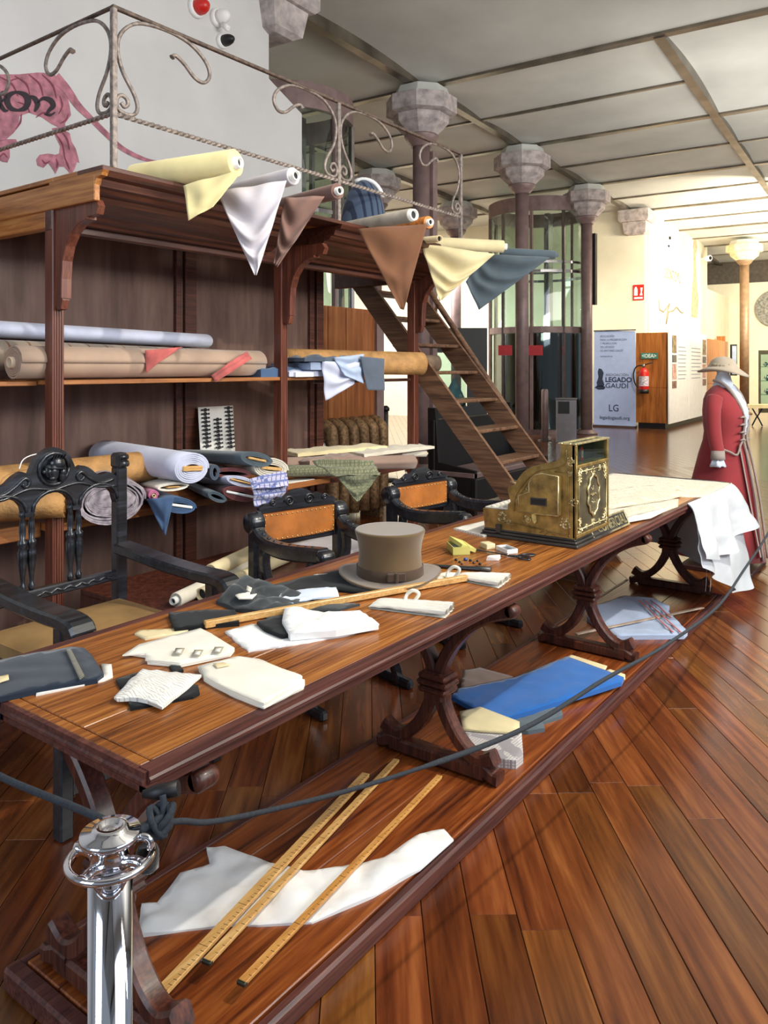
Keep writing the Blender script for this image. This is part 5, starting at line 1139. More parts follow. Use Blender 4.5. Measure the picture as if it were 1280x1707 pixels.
for i, (dx, z_) in enumerate(((0, .0), (6, .004), (-4, .007))):
    on('white_patched_cloth', [(208+dx,1090+z_*300),(236+dx,1074),(334,1047),(352,1056),(391,1084-i*2),(384,1093-i*2),(300,1111-i*3),(246+dx,1106-i*3),(243,1095-i*3)], c_cream, ('bottom sheet of the white cloth fanned out with three patches','middle sheet of the white cloth fanned out with three patches','top white cloth with three outlined patches')[i], th=.003, z0=Z+.002+z_, amp=.0025, step=.02)
tagm = plain('patch_grey', (168,160,140), .7)
for i, (x, y) in enumerate(((298,1085),(329,1088),(363,1083))):
    on('outlined_patch', [(x-9,y+4),(x-5,y-5),(x+10,y-5),(x+5,y+5)], tagm, ('left','middle','right')[i]+' small outlined patch on the white cloth', 'patch', th=.0012, z0=Z+.019, amp=0, step=.01)
    on('patch_centre', [(x-5,y+2),(x-3,y-3),(x+6,y-3),(x+3,y+3)], c_cream, 'cream centre of the '+('left','middle','right')[i]+' outlined patch', 'patch', th=.0008, z0=Z+.0203, amp=0, step=.01)
for i in range(4):
    o_ = ((0, 3, -2, 2)[i], -i*2.5+(0, 2, -1, 0)[i])
    on('white_cloth_square', [(331+o_[0],1117+o_[1]),(398-o_[0],1101+o_[1]),(432,1106+o_[1]),(470,1122+o_[1]),(508-i*2,1133+o_[1]),(506-i*3,1147+o_[1]),(440,1180+o_[1]),(384,1158+o_[1]),(340,1134+o_[1])], c_cream, ('lowest','second lowest','second from top','top')[i]+' of the white frayed squares stacked at the table front edge', th=.003, z0=Z+.0040*i, amp=.0014, step=.02, jag=.0018, group='stacked white cloth squares')
on('cream_label', [(355,1106),(372,1104),(385,1108),(362,1113)], paperc, 'cream label pinned on the top white square', 'label', th=.001, z0=Z+.0185, amp=0, step=.01)
on('black_folded_swatch', [(281,1021),(345,1016),(392,1017),(399,1037),(345,1042),(291,1048)], c_black, 'black folded cloth swatch left of the wooden yardstick', th=.012, amp=.002)
on('pinked_white_cloth', [(375,1053),(420,1040),(470,1046),(560,1034),(632,1040),(580,1058),(500,1072),(414,1085)], c_white, 'white cloth with zigzag cut edge in the middle of the table', th=.004, amp=.004, step=.02, jag=.003)
on('white_rolled_cloth', [(470,1036),(474,1014),(492,1012),(540,1022),(600,1018),(631,1040),(560,1052),(484,1058)], c_white, 'white cloth folded over in a roll on the zigzag one', th=.016, z0=Z+.007, amp=.014, step=.02, dirn=.35)
on('black_scrap', [(428,1036),(470,1026),(486,1040),(490,1056),(470,1060),(440,1048)], c_black, 'black scrap between the yardstick and the white roll', th=.008, z0=Z+.007, amp=.008, step=.015)
on('charcoal_cloth', [(360,1003),(384,984),(402,973),(432,968),(452,978),(478,984),(520,1000),(508,1014),(450,1026),(420,1018),(392,1016)], c_char, 'crumpled charcoal cloth at the back of the table', th=.008, amp=.028, step=.022, freq=13)
on('black_long_cloth', [(452,976),(510,962),(560,952),(596,949),(640,965),(620,990),(560,984),(500,990),(470,986)], c_black, 'long black cloth tucked under the brim of the top hat', th=.006, amp=.008, step=.025)
on('charcoal_strip', [(440,1026),(480,1008),(530,1000),(600,1008),(560,1018),(500,1020),(452,1040)], c_char, 'dark strip of cloth under the yardstick', th=.004, amp=.006, step=.02)
on('white_trimming', [(468,990),(500,984),(560,979),(565,995),(520,998),(488,1006),(462,1000)], c_lace, 'white trimming ribbon lying on the charcoal cloth', 'trimming', th=.003, z0=Z+.016, amp=.010, step=.016)
on('white_paper_scrap', [(392,992),(410,986),(412,976),(420,980),(416,992),(428,990),(420,998),(398,998)], c_cream, 'small white scrap on the left of the charcoal cloth', 'scrap', th=.002, z0=Z+.034, amp=.004, step=.012)
on('white_card_corner', [(516,965),(524,957),(548,956),(530,966)], paper, 'white card corner sticking out behind the black cloth', 'card', th=.008, amp=0)
# yardstick
def stick(name, a, b, w_, h, z0, mat, label, cat, cap=None, marks=0, zb=None, parts_=True):
    A_ = PZ(a[0], a[1], z0+h*.5); B_ = PZ(b[0], b[1], (zb if zb is not None else z0)+h*.5); d = (B_-A_); L_ = d.length; d.normalize(); sd = V((0,0,1)).cross(d).normalized(); up = d.cross(sd)
    t = thing(name, label, cat, (A_.x, A_.y, z0)); m = M4(d, sd, up, A_ - up*h*.5)
    part('stick_body', MB().bbox((0,-w_/2,0), (L_,w_/2,h), .002, m), mat, t)
    if cap: 
        part('metal_tip', MB().bbox((-.006,-w_/2-.0008,-.0006), (.008,w_/2+.0008,h*.9), .002, m), cap, t)
        part('metal_tip', MB().bbox((L_-.006,-w_/2-.0008,-.0006), (L_+.003,w_/2+.0008,h*.9), .002, m), cap, t)
    if marks:
        mm_ = MB()
        for k in range(1, marks):
            x = L_*k/marks; big = k % 10 == 0; mm_.box((x-.0006,-w_/2*.95,h),(x+.0006,(w_/2*.8 if big else -w_/2*.3 if k % 5 else -.0),h+.0004), m)
        part('graduation_marks', mm_, plain('mark_ink', (60,44,24), .7), t, kind='stuff')
    return t
stick('wooden_yardstick', (341,1041), (778,963), .018, .020, Z+.004, W_rule, 'plain pale wooden yardstick lying across the middle of the table', 'yardstick', zb=Z+.004)
# pleated ruffles
def ruffle(name, c0, c1, w0, w1, label, knot):
    a = PZ(*c0, Z+.01); b = PZ(*c1, Z+.01); d = (b-a); L_ = d.length; d.normalize(); sd = V((0,0,1)).cross(d)
    t = thing(name, label, 'ruffle', (a.x, a.y, Z+.001))
    def fn(u, v):
        w_ = w0+(w1-w0)*u**.7; y = (v-.5)*w_; z = .003 + (.003+.015*u**.4)*(.5+.5*math.sin(v*2*PI*9+1.5*nz(u*3,v*2,1))) + .004*abs(nz(u*5, v*3, L_))
        e = .006*nz(v*20, 3.3) if u > .99 else 0
        p = a + d*(L_*u+e) + sd*y; p.z = Z + .001 + z; return p
    mb = MB(); mb.grid(fn, 22, 64); k = len(mb.v); vs = [V((p.x, p.y, Z+.0012)) for p in mb.v]; mb.add(vs, [tuple(reversed(f)) for f in mb.f])
    part('pleats', mb, c_pleat, t)
    k0 = PZ(*knot, Z+.02); mb = MB(); mb.tube(smooth_path([tuple(k0+d*.0-V((0,0,.015))), tuple(k0+d*.02+V((0,0,.015))), tuple(k0-d*.0+V((0,0,.024))), tuple(k0-d*.02+V((0,0,.008))), tuple(k0-d*.02-sd*.02-V((0,0,.012)))], 5), .006, 8)
    part('knotted_tape', mb, c_cream, t); return t
ruffle('pleated_ruffle', (622,1003), (750,1017), .085, .105, 'white pleated ruffle with looped tape in front of the top hat', (688,997))
ruffle('pleated_ruffle', (762,958), (842,968), .05, .14, 'white pleated ruffle knotted at the end of the yardstick', (757,956))
on('white_tape_tail', [(726,958),(742,954),(760,955),(752,968),(728,969)], c_cream, 'white tape tail left of the knotted ruffle', 'tape', th=.003, z0=Z+.001, amp=.003, step=.01)
# top hat
hc = PZ(650, 966, Z); ht = thing('top_hat', 'brown felt top hat with ribbon band and bow', 'hat', (hc.x, hc.y, Z))
R = .124
def hp(r, z): return (r, z)
mb = MB(); prof = [(.001,.008),(.10,.008),(.175,.012),(.181,.016),(.181,.021),(.170,.020),(.135,.017),(R*.96,.020)]
rg = []
for r, z in prof:
    rg.append([V((hc.x+r*1.0*math.cos(2*PI*k/40+.6), hc.y+r*math.sin(2*PI*k/40+.6), Z + z + (r/.18)**3*.022*abs(math.sin(2*PI*k/40))**2 - .006*(r/.18)**2)) for k in range(40)])
part('brim', MB().loft(rg, cap=True), c_hat, ht)
part('crown', MB().lathe([(R*.95,.016),(R*.95,.03),(R*.90,.07),(R*.885,.10),(R*.91,.13),(R*.96,.155),(R,.172),(R*1.0,.176),(R*.97,.180),(R*.92,.1795),(R*.5,.1795),(.001,.1795)], (hc.x,hc.y,Z), 40), c_hat, ht)
part('ribbon_band', MB().lathe([(R*.962,.020),(R*.968,.022),(R*.95,.054),(R*.935,.055)], (hc.x,hc.y,Z), 40, cap=False), c_band, ht)
ang = math.atan2(-hc.y, -hc.x)+.18; q = M4(V((-math.sin(ang),math.cos(ang),0)), V((0,0,1)), V((math.cos(ang),math.sin(ang),0)), V((hc.x+R*.965*math.cos(ang), hc.y+R*.965*math.sin(ang), Z+.038)))
part('ribbon_bow', MB().bbox((-.032,-.014,-.004),(.032,.014,.006),.003,q).bbox((-.006,-.017,.0),(.006,.017,.010),.003,q), c_band, ht, kind='stuff')
# curling tongs, beads and small blades
a = PZ(702,941,Z+.006); b = PZ(818,950,Z+.008)
tg = thing('dark_tongs', 'long dark metal tongs pointing away from the top hat', 'tongs', (a.x,a.y,Z+.001)); pth = [a+(b-a)*t/6 for t in range(7)]
part('shank', MB().tube(pth, [.004,.005,.006,.007,.008,.010,.010], 8), pewter, tg); sdx = (b-a).normalized().cross(V((0,0,1)))
part('second_shank', MB().tube([p + sdx*(.012-.010*t/6) for t, p in enumerate(pth)], [.004,.004,.005,.006,.007,.007,.006], 8), W_black, tg)
part('handle_guard', MB().tube([b-sdx*.012, b+(b-a).normalized()*-.06-sdx*.01], .009, 8), pewter, tg)
for i, (p0, p1, lb_) in enumerate((((706,955),(728,944),'small white handled blade at the hat brim'),((714,962),(734,950),'dark razor blade beside the white handled one'))):
    A_ = PZ(*p0, Z+.004); B_ = PZ(*p1, Z+.012); t = thing('small_razor', lb_, 'razor', (A_.x,A_.y,Z+.001)); d = (B_-A_).normalized(); sd = d.cross(V((0,0,1)))
    part('blade', MB().bbox((0,-.006,-.002),((B_-A_).length,.006,.002),.001,M4(d,sd,sd.cross(d),A_)), white_m if i == 0 else pewter, t); part('grip', MB().bbox((-.012,-.005,-.003),(.01,.005,.003),.001,M4(d,sd,sd.cross(d),A_)), black_m, t)
bd = [((760,932),.006,'dark'),((766,936),.005,'dark'),((776,931),.008,'blue'),((784,933),.006,'dark'),((790,937),.006,'brown'),((796,934),.005,'dark'),((770,939),.005,'brown'),((800,939),.006,'dark')]
bm_ = {'dark': plain('bead_dark', (30,28,34), .15, .3), 'blue': plain('bead_blue', (60,80,150), .12, .3), 'brown': plain('bead_brown', (80,56,44), .25, .2)}
BN = ['dark button at the left of the handful, nearest the hat', 'dark button second from the hat in the handful', 'blue button, largest of the handful behind the dark tongs', 'dark button just right of the blue one', 'brown button at the near side right of the blue one', 'dark button near the paper twist, far row', 'brown button closest to the dark tongs', 'dark button closest to the paper twist']
for i, (p, r, k) in enumerate(bd):
    q = PZ(p[0], p[1], Z+r); single('button', MB().lathe([(r*.6,0),(r,.2*r),(r*1.05,r*.7),(r*.7,r*1.3),(r*.3,r*1.4)], (q.x,q.y,Z), 12), bm_[k], BN[i], 'button', group='loose buttons')
q = PZ(810, 935, Z); single('folded_paper_twist', MB().loft([[q+V((0,0,.001)), q+V((.03,.01,.001)), q+V((.03,.0,.016)), q+V((.0,-.005,.018))], [q+V((.03,-.04,.001)), q+V((.05,-.03,.001)), q+V((.05,-.035,.02)), q+V((.035,-.045,.01))]], smooth=False), paper, 'small twist of pale paper at the end of the tongs', 'paper')
# boxes
def tray(t, q, w_, d, h, m_, inner, wall=.0025, fill=None):
    part('box_bottom', MB().box((0,0,0),(w_,d,wall),q), m_, t)
    for a_, b_ in (((0,0,0),(w_,wall,h)), ((0,d-wall,0),(w_,d,h)), ((0,wall,0),(wall,d-wall,h)), ((w_-wall,wall,0),(w_,d-wall,h))): part('box_side', MB().box(a_,b_,q), m_, t)
    if fill: part('contents', MB().bbox((wall*1.5,wall*1.5,wall),(w_-wall*1.5,d-wall*1.5,h*.6),.002,q), fill, t)
a = PZ(755,926,Z); b = PZ(723,908,Z); c = PZ(783,925,Z)
ex_ = (c-a).normalized(); ey = V((-ex_.y, ex_.x, 0)); yl = (b-a).length
yb_ = thing('yellow_card_box', 'open yellow card box with its lid leaning on top', 'box', (a.x,a.y,Z))
q = M4(ex_, ey, V((0,0,1)), a); wq = max((c-a).length, .07); tray(yb_, q, wq, .115, .032, yellowcard, None, fill=c_lilac)
lq = q @ T3(wq*.55,.005,.040) @ Matrix.Rotation(math.radians(22), 4, 'Y') @ Matrix.Rotation(.25, 4, 'Z')
ld = thing('yellow_box_lid', 'yellow lid leaning across the open yellow box', 'lid', tuple(a+V((.04,.05,.02))))
part('lid_top', MB().box((0,0,0),(.07,.115,.0025), lq), yellowcard, ld)
for a_, b_ in (((0,0,-.012),(.07,.0025,0)), ((0,.1125,-.012),(.07,.115,0)), ((0,.0025,-.012),(.0025,.1125,0)), ((.0675,.0025,-.012),(.07,.1125,0))): part('lid_side', MB().box(a_,b_,lq), yellowcard, ld)
a = PZ(818,914,Z); single('cream_matchbox', MB().bbox((0,0,0),(.042,.055,.022),.002,M4(V((.86,-.5,0)),V((.5,.86,0)),V((0,0,1)),a+V((-.035,.0,0)))), plain('cream_card', (226,214,170), .6), 'small closed cream card box right of the yellow box', 'box')
a = PZ(853,922,Z); wb = thing('white_pin_box', 'small open white box of pins beside the cash register', 'box', (a.x,a.y,Z)); q = M4(V((.86,-.5,0)), V((.5,.86,0)), V((0,0,1)), a+V((-.03,.005,0))); tray(wb, q, .05, .085, .018, white_m, None, fill=plain('pins', (110,112,120), .4, .5, var=.5, scale=300))
# scissors
sc_ = thing('tailor_scissors', 'dark tailor scissors with ring handles in front of the register', 'scissors', tuple(PZ(850,925,Z)))
P_ = PZ(846,926,Z+.006); d0 = (PZ(792,915,Z+.006)-P_).normalized(); d1 = (PZ(800,919,Z+.006)-P_).normalized()
for k, (dd, tip) in enumerate(((d0,.16),(d1,.15))):
    sd = dd.cross(V((0,0,1))); part('blade', MB().bbox((0,-.005,-.0015+.003*k),(tip,.004,.0015+.003*k),.001,M4(dd,-sd,V((0,0,1)),P_)), pewter, sc_)
for k, (cx, cy, rx) in enumerate(((874,931,.026),(880,925,.028))):
    cc = PZ(cx, cy, Z+.006); dd = (cc-P_).normalized(); sd = dd.cross(V((0,0,1)))
    part('ring_handle', MB().tube([P_, P_+(cc-P_)*.45+sd*(.004 if k else -.004)] + [cc + dd*(-rx*math.cos(2*PI*j/16)) + sd*(.016*math.sin(2*PI*j/16)) for j in range(17)], .0035, 6), W_black, sc_)
part('pivot_screw', MB().lathe([(.006,.004),(.006,.010),(.003,.012)], tuple(P_ - V((0,0,.004))), 10), steel, sc_)
on('letter_papers', [(756,880),(815,866),(846,868),(826,886),(806,893)], cloth('ruled_paper', (240,238,228), (180,176,164), stripe=(1, 60, .12), sheen=0, bump=0), 'white ruled papers behind the keyboard of the register', 'papers', th=.008, amp=0)

# ------------------------------------------------------------------ cash register
RX0, RX1, RYF = 3.085, 3.455, 1.30
rg_ = thing('cash_register', 'ornate antique brass cash register on the counter', 'cash register', (3.27, 1.52, Z))
def rs(px, py): p = PX(px, py, RX0); return (p.y, p.z)
sil = [(808,880),(805,847),(846,851),(847,841),(851,836),(848,825),(846,816),(848,811),(859,808),(862,800),(867,793),(872,787),(878,782),(886,778),(894,776),(902,774),(911,772),(922,770),(931,766),(934,760),(934,741)]
pr = [rs(*p) for p in sil]; ztop = pr[-1][1]
side = pr + [(RYF, ztop), (RYF, Z+.035), (pr[0][0], Z+.035)]
m = M4(V((0,1,0)), V((0,0,1)), V((1,0,0)), V((RX0,0,0)))
part('side_plate', MB().prism(side, .014, m), brass, rg_)
part('side_plate', MB().prism(side, .014, m @ T3(0,0,RX1-RX0-.014)), brass, rg_)
inner = [(y-.004 if y > RYF+.1 else y, z-.006) for y, z in pr[2:]]
kb = [(pr[0][0]-.006, Z+.03), (pr[1][0]-.006, pr[1][1]-.004), (pr[2][0], pr[2][1]-.004)] + inner[1:] + [(inner[-1][0], ztop-.085), (RYF+.004, ztop-.085), (RYF+.004, Z+.03)]
part('body', MB().prism(kb, RX1-RX0-.028, m @ T3(0,0,.014)), brass, rg_)
# plinth
for k, (e, z0, z1) in enumerate(((.022,0,.014),(.014,.014,.026),(.006,.026,.036))):
    part('plinth_step', MB().bbox((RX0-e, RYF-e, Z+z0), (RX1+e, pr[0][0]+e*.6, Z+z1), .004), pewter, rg_)
# rear decorated plate facing the room
part('back_plate', MB().bbox((RX0+.012, RYF-.004, Z+.045), (RX1-.012, RYF+.004, ztop-.095), .002), bronze_dk, rg_)
for a_, b_ in (((RX0,RYF-.008,Z+.036),(RX0+.016,RYF+.01,ztop)), ((RX1-.016,RYF-.008,Z+.036),(RX1,RYF+.01,ztop)), ((RX0,RYF-.009,Z+.036),(RX1,RYF+.0,Z+.052)), ((RX0,RYF-.009,ztop-.10),(RX1,RYF+.0,ztop-.085))):
    part('frame_moulding', MB().bbox(a_, b_, .003), brass, rg_)
part('inner_frame', MB().tube([(RX0+.03,RYF-.006,Z+.07),(RX1-.03,RYF-.006,Z+.07),(RX1-.03,RYF-.006,ztop-.115),(RX0+.03,RYF-.006,ztop-.115),(RX0+.03,RYF-.006,Z+.07)], .0025, 5), brass_hi, rg_)
# top indicator case with glass
part('case_corner', MB().bbox((RX0,RYF,ztop-.085),(RX0+.012,RYF+.012,ztop+.002),.002), brass, rg_); part('case_corner', MB().bbox((RX1-.012,RYF,ztop-.085),(RX1,RYF+.012,ztop+.002),.002), brass, rg_)
yb2 = pr[-1][0]
for a_, b_ in (((RX0-.008,RYF-.010,ztop),(RX1+.008,RYF+.012,ztop+.008)), ((RX0-.008,yb2-.012,ztop),(RX1+.008,yb2+.010,ztop+.008)), ((RX0-.010,RYF+.012,ztop),(RX0+.014,yb2-.012,ztop+.008)), ((RX1-.014,RYF+.012,ztop),(RX1+.008,yb2-.012,ztop+.008))):
    part('top_rim', MB().bbox(a_, b_, .003), brass_hi, rg_)
part('top_glass', MB().box((RX0+.014,RYF+.012,ztop+.001),(RX1-.014,yb2-.012,ztop+.004)), glass_m, rg_)
part('front_glass', MB().box((RX0+.012,RYF+.001,ztop-.085),(RX1-.012,RYF+.004,ztop)), glass_m, rg_)
part('rear_glass', MB().box((RX0+.012,yb2-.006,ztop-.085),(RX1-.012,yb2-.002,ztop)), glass_m, rg_)
part('indicator_floor', MB().box((RX0+.012,RYF+.012,ztop-.088),(RX1-.012,yb2-.012,ztop-.082)), brass, rg_)
for x, mt in ((RX0+.05, white_m), (RX0+.17, red_m)):
    part('price_flag', MB().prism([(-.016,0),(.016,0),(.018,.012),(.013,.02),(.018,.032),(.012,.048),(0,.06),(-.012,.048),(-.018,.032),(-.013,.02),(-.018,.012)], .003, M4(V((1,0,0)),V((0,0,1)),V((0,-1,0)),V((x,RYF+.04,ztop-.08)))), mt, rg_)
    part('flag_mark', textmesh('1' if mt is white_m else '8', .042, M4(V((1,0,0)),V((0,0,1)),V((0,-1,0)),V((x,RYF+.036,ztop-.068))), .0008, 'CENTER'), ink if mt is white_m else white_m, rg_)
# raised drawer-like panel and cash window on the side
def sidep(pts, h, name, mt, x=RX0): return part(name, MB().prism([rs(*p) for p in pts], h, m @ T3(0,0,-(RX0-x)-h)), mt, rg_)
sidep([(872,851),(871,824),(889,818),(888,804),(892,796),(900,790),(910,788),(937,793),(937,858)], .040, 'raised_drum_cover', brass)
for pts_ in ([(872,851),(871,824),(889,818),(888,804),(892,796),(900,790),(910,788),(937,793),(937,858),(872,851)],): part('cover_rim', MB().tube([V((RX0-.040, *rs(*q_))) for q_ in pts_], .0035, 6), brass_hi, rg_)
sidep([(891,827),(918,829),(918,842),(891,839)], .043, 'window_frame', pewter); sidep([(893,829),(916,831),(916,840),(893,837)], .0445, 'receipt_window', black_m)
sidep([(888,857),(894,855),(897,868),(893,873),(889,866)], .012, 'latch', brass_hi); sidep([(828,873),(836,874),(836,890),(829,889)], .014, 'drawer_bolt', pewter)
bl = MB()
def relief_curve(pts, r, plane='side', name='relief_scroll', mt=brass):
    sp = smooth_path(pts, 4); path = []
    for p in sp:
        if plane == 'side': y, z = rs(p.x, p.y); path.append(V((RX0-.002, y, z)))
        else: path.append(V((p.x, RYF-.006, p.y)))
    return part(name, MB().tube(path, r, 5), mt, rg_)
relief_curve([(857,852),(858,835),(862,822),(872,808),(884,794),(900,784),(920,781),(940,775),(944,762),(944,750)], .0032)
relief_curve([(868,850),(865,838),(868,824),(878,808),(890,796)], .0025)
relief_curve([(948,896),(948,800),(944,788),(925,786)], .0028)
relief_curve([(835,868),(862,873),(880,877),(930,889),(950,894)], .0022)
relief_curve([(960,898),(961,760)], .0028)
relief_curve([(899,888),(905,886),(909,890),(914,887),(920,891)], .0018)
rnd = random.Random(4)
def leafy(cy, cz, s_, plane, seed, mt, n=14):
    rn = random.Random(seed); q = MB()
    for k in range(n):
        a = rn.uniform(0, 2*PI); r = s_*rn.random()**.6; y, z = cy+r*math.cos(a), cz+r*math.sin(a); b = s_*rn.uniform(.12,.26)
        if plane == 'side': q.blob((RX0-.001, y, z), .004, b, b*rn.uniform(.6,1.1), 6, 4)
        else: q.blob((y, RYF-.005, z), b, .005, b*rn.uniform(.7,1.1), 6, 4)
    for k in range(3):
        a0 = rn.uniform(0, 2*PI); pth = [((s_*.9*(1-t/9))*math.cos(a0+t*.6), (s_*.9*(1-t/9))*math.sin(a0+t*.6)) for t in range(8)]
        q.tube([(RX0-.002, cy+a, cz+b) if plane == 'side' else (cy+a, RYF-.006, cz+b) for a, b in pth], s_*.07, 5)
    part('relief_foliage', q, mt, rg_, kind='stuff')
for i, ((px, py), s_) in enumerate((((837,862),.026),((879,866),.022),((942,873),.026),((956,836),.022),((950,770),.020),((950,790),.012),((880,815),.012),((905,809),.012),((862,835),.010),((848,870),.014))):
    y, z = rs(px, py); leafy(y, z, s_, 'side', 20+i, brass_hi)
zc_ = Z+.20; xc_ = (RX0+RX1)/2
for i, (x, z, s_) in enumerate(((RX0+.045,Z+.075,.026),(RX1-.045,Z+.075,.026),(RX0+.04,Z+.105,.018),(RX1-.04,Z+.105,.018),(xc_,Z+.078,.018),(RX0+.045,ztop-.125,.026),(RX1-.045,ztop-.125,.026),(RX0+.04,ztop-.155,.018),(RX1-.04,ztop-.155,.018),(xc_,ztop-.125,.020),(RX0+.11,Z+.072,.012),(RX1-.11,Z+.072,.012),(RX0+.11,ztop-.12,.014),(RX1-.11,ztop-.12,.014))):
    leafy(x, z, s_, 'back', 50+i, brass_hi)
med = [(0,.092),(.018,.078),(.038,.07),(.046,.045),(.064,.03),(.056,0),(.064,-.03),(.046,-.045),(.038,-.07),(.018,-.078),(0,-.092),(-.018,-.078),(-.038,-.07),(-.046,-.045),(-.064,-.03),(-.056,0),(-.064,.03),(-.046,.045),(-.038,.07),(-.018,.078),(0,.092)]
part('medallion_plate', MB().prism([(a*.9,b*.9) for a, b in med[:-1]], .004, M4(V((1,0,0)),V((0,0,1)),V((0,-1,0)),V((xc_,RYF-.004,zc_+.0)))), bronze_dk, rg_)
part('medallion_rim', MB().tube([(xc_+p.x, RYF-.009, zc_+p.y) for p in smooth_path(med, 3)], .0052, 6), brass_hi, rg_)
leafy(xc_, zc_+.03, .02, 'back', 90, brass_hi, 8); leafy(xc_, zc_-.03, .018, 'back', 91, brass_hi, 8)
part('medallion_script', MB().tube([(xc_-.035+.007*k, RYF-.010, zc_+.006*math.sin(k*1.9)) for k in range(11)], .0022, 5), brass_hi, rg_)
# keys
y0, z0_ = pr[1]; y1, z1_ = pr[2]
part('keyboard_deck', MB().prism([(y0-.004,z0_+.001),(y0-.004,z0_+.006),(y1,z1_+.006),(y1,z1_+.001)][::-1], RX1-RX0-.028, m @ T3(0,0,.014)), ivory, rg_)
for r_ in range(2):
    for k in range(9):
        x = RX0+.03+.038*k; y = y1+.02+(y0-y1-.03)*(.25+.45*r_); part('key', MB().lathe([(.010,0),(.0125,.003),(.0125,.006),(.008,.008)], (x, y, z0_+.006), 10), ivory, rg_)
for k in range(10):
    x = RX0+.02+.036*k; part('lever_finger', MB().tube([(x, pr[9][0]+.0, pr[9][1]-.02), (x, pr[8][0]+.035, pr[8][1]+.008)], .004, 5), brass_hi, rg_)
# maker's plate standing behind the register
a = PZ(1015,880,Z); a = V((3.52, 1.27, Z)); 
sgp = thing('brass_name_plate', 'bronze name plate with raised capital letters beside the register', 'plate', (3.6, 1.29, Z))
m4 = M4(V((.995,-.02,0)).normalized(), V((0,.42,.9)).normalized(), V((0,-.9,.42)).normalized(), V((3.26, 1.285, Z+.004)))
e0 = PZ(1041,858,Z).x
LP = .42
part('plate_field', MB().bbox((0,0,-.008),(LP,.075,0),.002,m4), pewter, sgp)
for a_, b_ in (((0,0,0),(LP,.008,.005)), ((0,.067,0),(LP,.075,.005)), ((0,.008,0),(.008,.067,.005)), ((LP-.008,.008,0),(LP,.067,.005))): part('plate_border', MB().bbox(a_, b_, .0015, m4), brass_hi, sgp)
part('raised_lettering', textmesh('COMERCIAL', .062, m4 @ T3(LP-.014,.017,.002), .002, 'RIGHT', .0006, .98), brass_hi, sgp)
part('stand_foot', MB().bbox((3.27,1.28,Z),(3.67,1.335,Z+.006),.002), pewter, sgp)

# ------------------------------------------------------------------ brocades and the draped cloth at the far end
topc = flat('ivory_cloth_on_table', [(4.30,1.99),(4.62,1.35),(4.72,1.21),(5.395,1.205),(5.40,1.995)], Z, c_brocade, 'ivory cloth spread over the far end of the table', 'cloth', th=.003, amp=.004, step=.05)
flat('brocade_cloth', [(3.60,1.80),(4.05,1.95),(4.95,1.56),(5.02,1.40),(4.72,1.30),(4.50,1.33),(4.0,1.50),(3.62,1.66)], Z+.006, c_brocade, 'stiff ivory brocade panel lying diagonally behind the register', 'brocade', th=.006, amp=.014, step=.04)
flat('brocade_piece', [(3.62,1.62),(3.98,1.49),(4.55,1.30),(4.32,1.235),(3.95,1.26),(3.60,1.35)], Z+.001, c_brocade, 'second brocade piece with scalloped pattern in front of the panel', 'brocade', th=.005, amp=.012, step=.04)
flat('folded_cream_cloth', [(3.72,1.33),(4.02,1.27),(4.10,1.235),(3.86,1.235),(3.66,1.30)], Z+.010, c_cream, 'folded cream cloth nearest the name plate', th=.012, amp=.006, step=.03)
path = smooth_path([(4.42,1.20),(4.75,1.185),(5.1,1.18),(5.33,1.185),(5.40,1.22),(5.42,1.35),(5.42,1.6),(5.42,1.97)], 4)
def hang(hem, out, top=Z+.004, seed=0):
    cum = [0]; 
    for a_, b_ in zip(path, path[1:]): cum.append(cum[-1]+(b_-a_).length)
    tot = cum[-1]
    def fn(u, v):
        s_ = u*tot; k = 0
        while k < len(cum)-2 and cum[k+1] < s_: k += 1
        t = (s_-cum[k])/(cum[k+1]-cum[k]); p = path[k].lerp(path[k+1], t); d = (path[min(k+2,len(path)-1)]-path[max(k-1,0)]).normalized(); n_ = V((d.y,-d.x,0))
        zz = hem(u)
        z = top + (zz-top)*v
        fold = math.sin(u*2*PI*4.3+1.2*nz(u*4,v*1.5,seed))*.5+.5
        corner = math.exp(-((u-.62)/.10)**2)
        q = V((p.x,p.y,0)) + n_*(min(1, v*6)*.012 + out*v*(.30+.8*fold+.7*corner) + .02*v*nz(u*9,v*5,seed))
        if v < .06: q -= n_*.014*(1-v/.06)
        q.z = z; return q
    return fn
def hem1(u):
    return .42-.31*min(1, u/.42) if u < .6 else .11+.18*min(1, (u-.6)/.25)
def hem2(u): return .47-.05*math.sin(u*7) if u < .55 else .42+.2*min(1, (u-.55)/.2)
dc = thing('draped_satin_cloth', 'pale satin cloth draped over the far table corner down to the floor', 'cloth', (5.3, 1.2, .1))
for nm, hm, ou, mt, tp, sd_ in (('long_layer', hem1, .075, c_satin, Z+.003, 3), ('upper_layer', hem2, .10, c_satin, Z+.008, 8)):
    mb = MB(); mb.grid(hang(hm, ou, tp, sd_), 64, 26); part(nm, mb, mt, dc)
for k in range(2):
    x = 4.60+.09*k; part('loose_thread', MB().tube(smooth_path([(x,1.17,.44-.05*k),(x+.02,1.165,.36-.05*k),(x-.01,1.16,.30-.05*k),(x+.015,1.17,.24-.02*k)], 3), .0009, 4), c_satin, dc)

